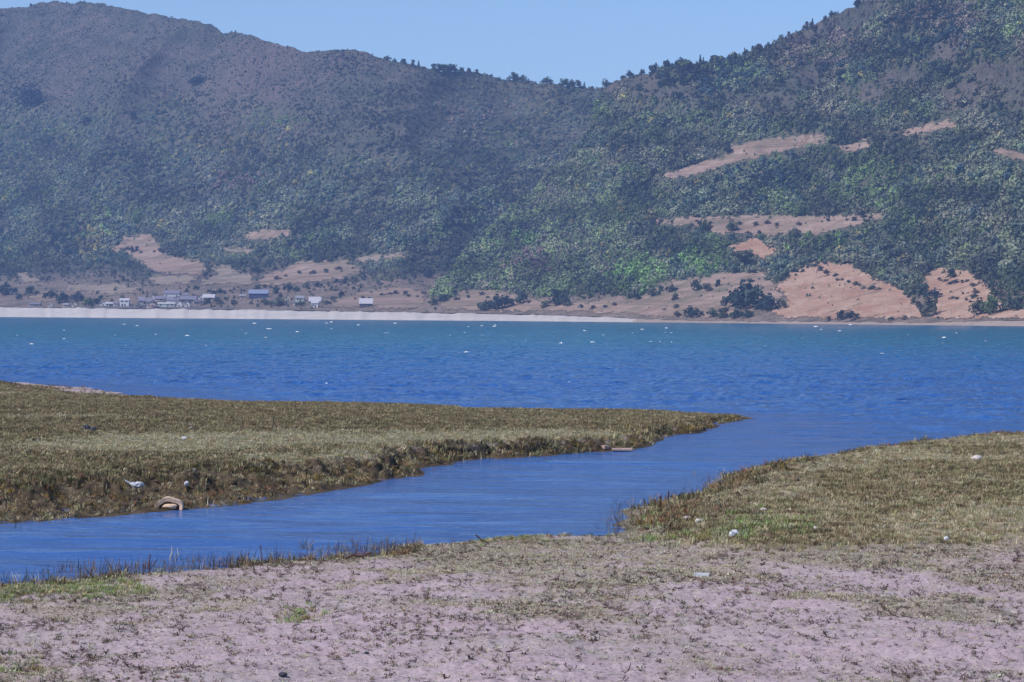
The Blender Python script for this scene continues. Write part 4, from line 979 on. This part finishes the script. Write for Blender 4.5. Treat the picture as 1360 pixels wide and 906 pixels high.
for q in range(16):
    uu_, vv_ = random.uniform(178, 292), random.uniform(391, 405)
    house(uu_, vv_, random.uniform(5, 10), random.uniform(3.5, 6), random.choice(('grey', 'cream', 'white', 'white', 'pink')), random.choice(('lilac', 'dark', 'grey', 'lilac')), 'small grey roofed house packed among the village houses', gable=random.random() < 0.3)
def wall_run(name, pts, h, t, mat, label):
    P = LEFT.at(*np.array(pts, float).T); vs = []; fs = []
    for q in P:
        for dy, dz in ((0, -1.5), (0, h), (t, h), (t, -1.5)): vs.append((q[0], q[1] + dy, q[2] + dz))
    n = len(P)
    for i in range(n - 1):
        for k in range(3): fs.append((4 * i + k, 4 * i + 4 + k, 4 * i + 5 + k, 4 * i + 1 + k))
    fs += [(0, 1, 2, 3), (4 * n - 4, 4 * n - 1, 4 * n - 2, 4 * n - 3)]
    mesh_obj(name, vs, fs, mat, label=label, cat='wall')
wall_run('beach_wall', [(u, float(interp(BEACH_TOP, u)) + 0.8) for u in range(86, 320, 9)], 0.9, 0.6, plain('wall_stone', (0.13, 0.125, 0.14), 0.9, 0.25, 0.5), 'low dark stone wall along the top of the white beach')

# ------------------------------------------------------------------ white crests on the lake
MAT_FOAM = plain('foam', (0.84, 0.84, 0.82), 0.7, 0.05, 3.0)
def foam_mesh(seed):
    g = np.random.default_rng(seed); vs = []; fs = []; n, m = 12, 5
    for i in range(n + 1):
        x = -1 + 2 * i / n; env = max(0.04, (1 - x * x) ** 0.6) * (0.6 + 0.6 * g.random())
        for j in range(m + 1):
            t = j / m; yy = (t - 0.5) * 2 * env * 0.55; zz = math.sin(math.pi * t) ** 0.8 * env * (0.7 + 0.4 * g.random())
            vs.append((x, yy + 0.12 * math.sin(3 * x + seed), zz - 0.12))
    for i in range(n):
        for j in range(m): a = i * (m + 1) + j; fs.append((a, a + m + 1, a + m + 2, a + 1))
    me = bpy.data.meshes.new('foam_crest'); me.from_pydata(vs, [], fs); me.materials.append(MAT_FOAM)
    me.polygons.foreach_set('use_smooth', np.ones(len(fs), bool)); return me
FOAMS = [foam_mesh(800 + k) for k in range(5)]
def crest(u, v, wpx, hpx, label, group=None):
    p = flat(np.array([u]), np.array([v]))[0]; k = p[1] / F
    o = link(bpy.data.objects.new('foam_crest', random.choice(FOAMS)), label=label, cat='wave crest', group=group)
    o.location = (p[0], p[1], 0); o.scale = (wpx * k * 0.5, wpx * k * 0.42, max(0.05, hpx * k * 0.75)); o.rotation_euler = (0, 0, random.uniform(-0.2, 0.2))
for a in [(620, 469, 9, 4.2, 'brightest broad foam crest left of the lake middle'), (631, 468.5, 13, 1.6, 'thin foam trail right of the brightest broad crest'), (613, 472, 6, 2, 'small foam fleck below left of the brightest crest'),
          (977, 474, 11, 3, 'oval foam crest right of the lake middle'), (1171, 470.5, 9, 3, 'left half of the double foam crest near the right'), (1179, 471, 5, 2, 'right half of the double foam crest near the right'),
          (1294, 475.5, 8, 3, 'broad foam crest towards the right photo edge'), (1301, 475.5, 6, 1.6, 'thin tail of the broad crest towards the right edge'), (745, 456.5, 6, 3, 'round white foam fleck in the lake middle'), (787, 455, 7, 2.4, 'pale foam fleck right of the round middle fleck'),
          (891, 456, 7, 3, 'right bright fleck of the pair in the middle distance'), (864, 454.5, 7, 2, 'left pale fleck of the pair in the middle distance'), (1062, 501, 4.5, 3, 'small bright foam dot nearest to the right hand point'), (1020, 498, 6, 2, 'faint foam patch left of the nearest bright dot'), (728, 489, 6, 2.6, 'small pale foam tip nearest to the spit'), (1254, 449, 8, 3, 'curved foam crest in the flecked right part of the lake'), (1309, 454, 4, 3, 'bright round foam dot in the flecked right part')]:
    crest(*a)
for (u, v) in [(582, 449), (597, 446), (622, 434), (640, 433), (641, 445.5), (674, 446), (681, 447.5), (617, 442), (779, 440), (786, 439), (853, 438), (885, 436), (884, 442), (891, 442.5), (876, 454.5), (1065, 450), (1115, 440), (1127, 447), (1192, 451), (1252, 456), (1270, 443), (1295, 458), (1336, 448), (1345, 448), (1326, 458), (1276, 474), (1356, 486), (320, 439), (355, 437), (278, 452), (23, 446), (42, 457), (165, 431), (182, 433), (236, 437), (440, 428), (476, 432), (515, 443), (113, 446), (174, 467), (534, 460), (250, 446), (395, 441), (85, 439)] + [(random.uniform(5, 1355), 424 + 0.0075 * 680 + random.random() ** 1.15 * 42) for _ in range(40)]:
    crest(u, v, random.uniform(3, 6.5), random.uniform(1.1, 2.0), 'tiny white foam fleck scattered on the far half of the lake', 'tiny foam flecks on the far lake')

# ------------------------------------------------------------------ litter and single things on the shore
def lump(name, u, v, wpx, hpx, mat, label, cat, seed, rough=0.5, dk=0.8, sink=None):
    if sink is None: sink = -0.35 if (v < 725 and hpx < 8) or name == 'plastic_bag' else 0.1
    P = near_at(u, v)[0]; k = P[1] / F
    me = blob_mesh(name, seed, 14, 9, rough, 1.0, mat); me.polygons.foreach_set('use_smooth', np.zeros(len(me.polygons), bool))
    o = link(bpy.data.objects.new(name, me), label=label, cat=cat)
    h = hpx * k / 2; o.location = (P[0], P[1], P[2] + h * (1 - sink)); o.scale = (wpx * k / 2, wpx * k / 2 * dk, h); o.rotation_euler = (0, 0, random.random() * 0.6)
    return o, P, k
MAT_PLASTIC = plain('white_plastic', (0.56, 0.56, 0.58), 0.4, 0.1, 9.0, 0.5)
MAT_PLASTIC_G = plain('grey_plastic', (0.50, 0.51, 0.56), 0.4, 0.15, 9.0, 0.5)
MAT_STONE = plain('pale_stone', (0.62, 0.55, 0.52), 0.85, 0.2, 8.0)
MAT_FOAMBOX = plain('weathered_foam', (0.66, 0.47, 0.34), 0.8, 0.2, 14.0)
MAT_FOAMIN = plain('foam_inside', (0.42, 0.24, 0.18), 0.85, 0.3, 14.0)
MAT_CHAR = plain('dark_cloth', (0.06, 0.06, 0.08), 0.8, 0.3, 9.0)
MAT_TWIG = plain('dry_twig', (0.09, 0.06, 0.055), 0.9, 0.3, 20.0)
# broken foam float at the water line: an arched rim over a hollow, with a slab in front
P = near_at(225, 675)[0]; k = P[1] / F
rt = empty('foam_float', P, 0.05, label='broken cream and pink foam float lying at the foot of the spit bank', cat='float')
vs = []; fs = []; n = 18
for i in range(n + 1):
    a = math.pi * i / n; rr = 1 + 0.05 * math.sin(5 * a + 1)
    for (ri, yy) in ((1.0, -0.35), (1.02, 0.5), (0.70, 0.5), (0.68, -0.3)):
        vs.append((-math.cos(a) * 18 * k * rr * (0.3 + 0.7 * ri), yy * 22 * k, max(0, math.sin(a)) ** 0.75 * 16 * k * ri * rr - 0.01))
for i in range(n):
    for j in range(4): fs.append((4 * i + j, 4 * i + 4 + j, 4 * i + 4 + (j + 1) % 4, 4 * i + (j + 1) % 4))
fs += [(0, 1, 2, 3), (4 * n + 3, 4 * n + 2, 4 * n + 1, 4 * n)]
me = bpy.data.meshes.new('rim'); me.from_pydata(vs, [], fs); me.materials.append(MAT_FOAMBOX); link(bpy.data.objects.new('rim', me), rt)
me = blob_mesh('hollow', 31, 14, 8, 0.3, 1.0, MAT_FOAMIN); o = link(bpy.data.objects.new('hollow', me), rt); o.scale = (12.5 * k, 6 * k, 10 * k); o.location = (0, 4 * k, 1.5 * k)
me = blob_mesh('slab', 32, 14, 8, 0.35, 1.0, MAT_FOAMBOX); o = link(bpy.data.objects.new('slab', me), rt); o.scale = (10 * k, 4 * k, 3.2 * k); o.location = (2 * k, -6 * k, 4 * k)
# torn plastic bag caught on the bank
o, P, k = lump('plastic_bag', 182, 651, 16, 8, MAT_PLASTIC_G, 'torn grey white plastic bag caught on the spit bank', 'bag', 61, 0.6)
def strand(root, pts, r0, r1, mat, name, n=5):
    vs = []; fs = []
    for i, q in enumerate(pts):
        q = Vector(q); d = (Vector(pts[min(i + 1, len(pts) - 1)]) - Vector(pts[max(i - 1, 0)])).normalized(); a = d.orthogonal().normalized(); c = d.cross(a); r = r0 + (r1 - r0) * i / (len(pts) - 1)
        for j in range(n): an = 6.283 * j / n; vs.append(tuple(q + (a * math.cos(an) + c * math.sin(an)) * r))
    for i in range(len(pts) - 1):
        for j in range(n): fs.append((i * n + j, i * n + (j + 1) % n, (i + 1) * n + (j + 1) % n, (i + 1) * n + j))
    me = bpy.data.meshes.new(name); me.from_pydata(vs, [], fs); me.materials.append(mat)
    return link(bpy.data.objects.new(name, me), root)
def child_strand(o, P, k, pix, name, mat, r0, r1):
    q = strand(None, [(x * k, 0.01, z * k) for x, z in pix], r0, r1, mat, name); q.parent = o
    q.matrix_parent_inverse = Matrix.Identity(4)
    sx, sy, sz = o.scale
    q.scale = (1 / sx, 1 / sy, 1 / sz)
child_strand(o, P, k, [(-6, 0), (-11, 3), (-15, 5), (-18, 9)], 'handle', MAT_PLASTIC_G, 0.018, 0.010)
child_strand(o, P, k, [(-1, -2), (-2, -6), (-2, -10)], 'tatter', MAT_PLASTIC_G, 0.03, 0.008)
lump('plastic_scrap', 248, 646, 6, 6, MAT_PLASTIC_G, 'dull plastic scrap left of the bright one on the bank', 'litter', 62)
lump('plastic_scrap', 257, 645, 7, 6, MAT_PLASTIC, 'bright white plastic scrap on the spit bank', 'litter', 63)
lump('plastic_scrap', 245, 585, 7, 4.5, MAT_PLASTIC, 'bright white scrap lying in the spit grass', 'litter', 64)
lump('plastic_scrap', 253, 570.5, 5, 3, MAT_PLASTIC, 'smaller white scrap behind the bright one in the grass', 'litter', 65)
lump('dark_rag', 114, 573.5, 10, 7, MAT_CHAR, 'crumpled dark rag lying in the spit grass', 'rag', 66, 0.7)
lump('dark_rag', 124, 575, 9, 7, MAT_CHAR, 'second dark rag end touching the crumpled one', 'rag', 67, 0.7)
lump('plastic_scrap', 26, 547, 4.5, 3, MAT_STONE, 'pale scrap in the grass near the left edge', 'litter', 68)
lump('pale_stone', 1297, 613, 14, 9, MAT_STONE, 'large pale stone in the dry grass of the right hand point', 'stone', 69, 0.35)
lump('pale_stone', 1257, 721, 6.5, 7.5, MAT_PLASTIC, 'small bright white stone on the mud at the right', 'stone', 70, 0.3)
lump('plastic_scrap', 1314, 640, 6, 3, MAT_STONE, 'pale flat scrap below the large pale stone', 'litter', 71, 0.5)
lump('plastic_scrap', 1083, 705, 7, 5, MAT_STONE, 'pale scrap at the right end of the fresh green grass', 'litter', 72, 0.5)
lump('plastic_scrap', 1014, 678, 9, 4.5, MAT_STONE, 'pale scrap in the brown grass behind the green patch', 'litter', 73, 0.5)
lump('mud_lump', 914, 694, 16, 7, MAT_STONE, 'pale dried mud lump at the tip of the right hand point', 'mud', 74, 0.5)
lump('mud_lump', 928, 696, 12, 6, MAT_STONE, 'second dried mud lump touching the pale one', 'mud', 75, 0.5)
lump('dung_heap', 376, 899, 13, 7, MAT_CHAR, 'dark heap on the mud at the bottom of the photo', 'dung', 76, 0.6)
lump('dung_heap', 487, 869, 7, 4, MAT_CHAR, 'small dark heap right above the bottom mud', 'dung', 77, 0.6)
# pale crumpled bag with holes standing in the green grass
o, P, k = lump('crumpled_bag', 976, 715, 13, 12, MAT_PLASTIC_G, 'upright crumpled whitish bag at the edge of the green grass', 'bag', 83, 0.95)
# flat white tray on the mud
P = near_at(932, 767)[0]; k = P[1] / F
rt = empty('foam_tray', (P[0], P[1], P[2] + 0.012), -0.12, label='flat white foam tray lying on the dry mud', cat='tray')
link(bpy.data.objects.new('tray', box_mesh('tray', -9 * k, 9 * k, -0.07, 0.07, -0.01, 0.012, MAT_PLASTIC)), rt)
for (x0, x1, y0, y1) in ((-10 * k, 10 * k, -0.085, -0.07), (-10 * k, 10 * k, 0.07, 0.085), (-10 * k, -9 * k, -0.069, 0.069), (9 * k, 10 * k, -0.069, 0.069)):
    link(bpy.data.objects.new('rim', box_mesh('rim', x0, x1, y0, y1, 0.003, 0.030, MAT_PLASTIC)), rt)
# washed up boards at the tip side of the spit
def board(u, v, wpx, t, d, rz, label):
    P = near_at(u, v)[0]; k = P[1] / F
    o = link(bpy.data.objects.new('drift_board', box_mesh('drift_board', -wpx * k / 2, wpx * k / 2, -d / 2, d / 2, -0.01, t, plain('drift_wood', (0.40, 0.29, 0.26), 0.85, 0.25, 6.0))), label=label, cat='board')
    o.location = (P[0], P[1], max(P[2], 0.02) + 0.02); o.rotation_euler = (0.06, 0, rz)
board(826, 599, 26, 0.02, 0.3, 0.05, 'long pinkish drift board at the water line of the spit')
board(803, 597, 9, 0.06, 0.2, 0.6, 'short pinkish board left of the long drift board')
# twigs on the mud, stakes in the shallows
def twig(u, v, pix, label, r=0.008, name='twig', branches=()):
    P = near_at(u, v)[0]; k = P[1] / F
    rt = empty(name, P, 0, label=label, cat=name.split('_')[-1])
    strand(rt, [(x * k, 0.004 * i, max(z * k, -0.01) + 0.012) for i, (x, z) in enumerate(pix)], r, r * 0.6, MAT_TWIG, 'stem')
    for b in branches: strand(rt, [(x * k, 0.01 * i, z * k + 0.012) for i, (x, z) in enumerate(b)], r * 0.6, r * 0.3, MAT_TWIG, 'branch')
twig(1095, 850, [(0, 8), (3, 2), (10, 0), (24, -1), (38, -1)], 'bent dark twig lying on the mud at the lower right', 0.007)
twig(1185, 822, [(-6, 10), (0, 4), (10, 0), (22, 1)], 'forked dark twig on the mud at the right', 0.007, branches=[[(4, 2), (6, 9), (9, 14)], [(12, 0), (20, 6)]])
twig(835, 896, [(-6, -6), (0, 2), (3, 12)], 'short upright twig on the mud at the bottom', 0.006, branches=[[(0, 2), (-5, 7)]])
twig(680, 866, [(-8, -2), (0, 0), (10, 3)], 'small dark twig on the mud below the middle', 0.007, branches=[[(0, 0), (3, 8)], [(2, 0), (-4, 6)]])
twig(560, 846, [(-14, 0), (0, 1), (14, -1)], 'flat dark twig left of the small middle twig', 0.006)
twig(887, 672, [(0, -4), (0, 8), (1, 18)], 'short dark stake standing in the shallows by the right point', 0.02, 'wooden_stake')
twig(820, 700, [(3, -3), (0, 6), (-4, 14)], 'thin pale stick leaning from the water near the green grass', 0.01, 'wooden_stick')
twig(640, 722, [(-8, 10), (0, 3), (10, -3)], 'dark stick slanting at the near water line', 0.012, 'wooden_stick')
twig(470, 744, [(-12, 1), (-2, 6), (10, 4), (24, 10)], 'dark branch lying in the brown tufts at the near water line', 0.022, 'fallen_branch', branches=[[(0, 5), (6, 14)], [(10, 4), (16, -2)]])
twig(198, 764, [(0, -4), (0, 10), (1, 26)], 'tall single dark stem in the shallows at the left', 0.012, 'reed_stalk')
twig(346, 752, [(0, -4), (2, 12), (-1, 27)], 'tall single dark stem in the shallows left of the middle', 0.009, 'reed_stalk')
# ------------------------------------------------------------------ haze over the lake
def haze():
    zt = max(float(LEFT.P[..., 2].max()), float(RIGHT.P[..., 2].max())) + 25
    print('haze top', zt, 'far', LEFT.P[..., 1].max(), RIGHT.P[..., 1].max())
    x0, x1, y0, y1, z0, z1 = -1800, 1800, -400, 5400, -3.5, zt
    v = [(x, y, z) for z in (z0, z1) for x, y in ((x0, y0), (x1, y0), (x1, y1), (x0, y1))]
    m = bpy.data.materials.new('haze_air'); m.use_nodes = True; t = m.node_tree
    for n in list(t.nodes):
        if n.type == 'BSDF_PRINCIPLED': t.nodes.remove(n)
    p = t.nodes.new('ShaderNodeVolumePrincipled'); p.inputs['Color'].default_value = (0.34, 0.52, 1.0, 1)
    p.inputs['Density'].default_value = HAZE; p.inputs['Anisotropy'].default_value = 0.0
    t.links.new(p.outputs[0], t.nodes['Material Output'].inputs['Volume'])
    mesh_obj('haze', v, [(0, 3, 2, 1), (4, 5, 6, 7), (0, 1, 5, 4), (1, 2, 6, 5), (2, 3, 7, 6), (3, 0, 4, 7)], m, kind='stuff',
             label='thin blue air over the lake that veils the mountains', cat='haze')
HAZE = 0.00015
haze()
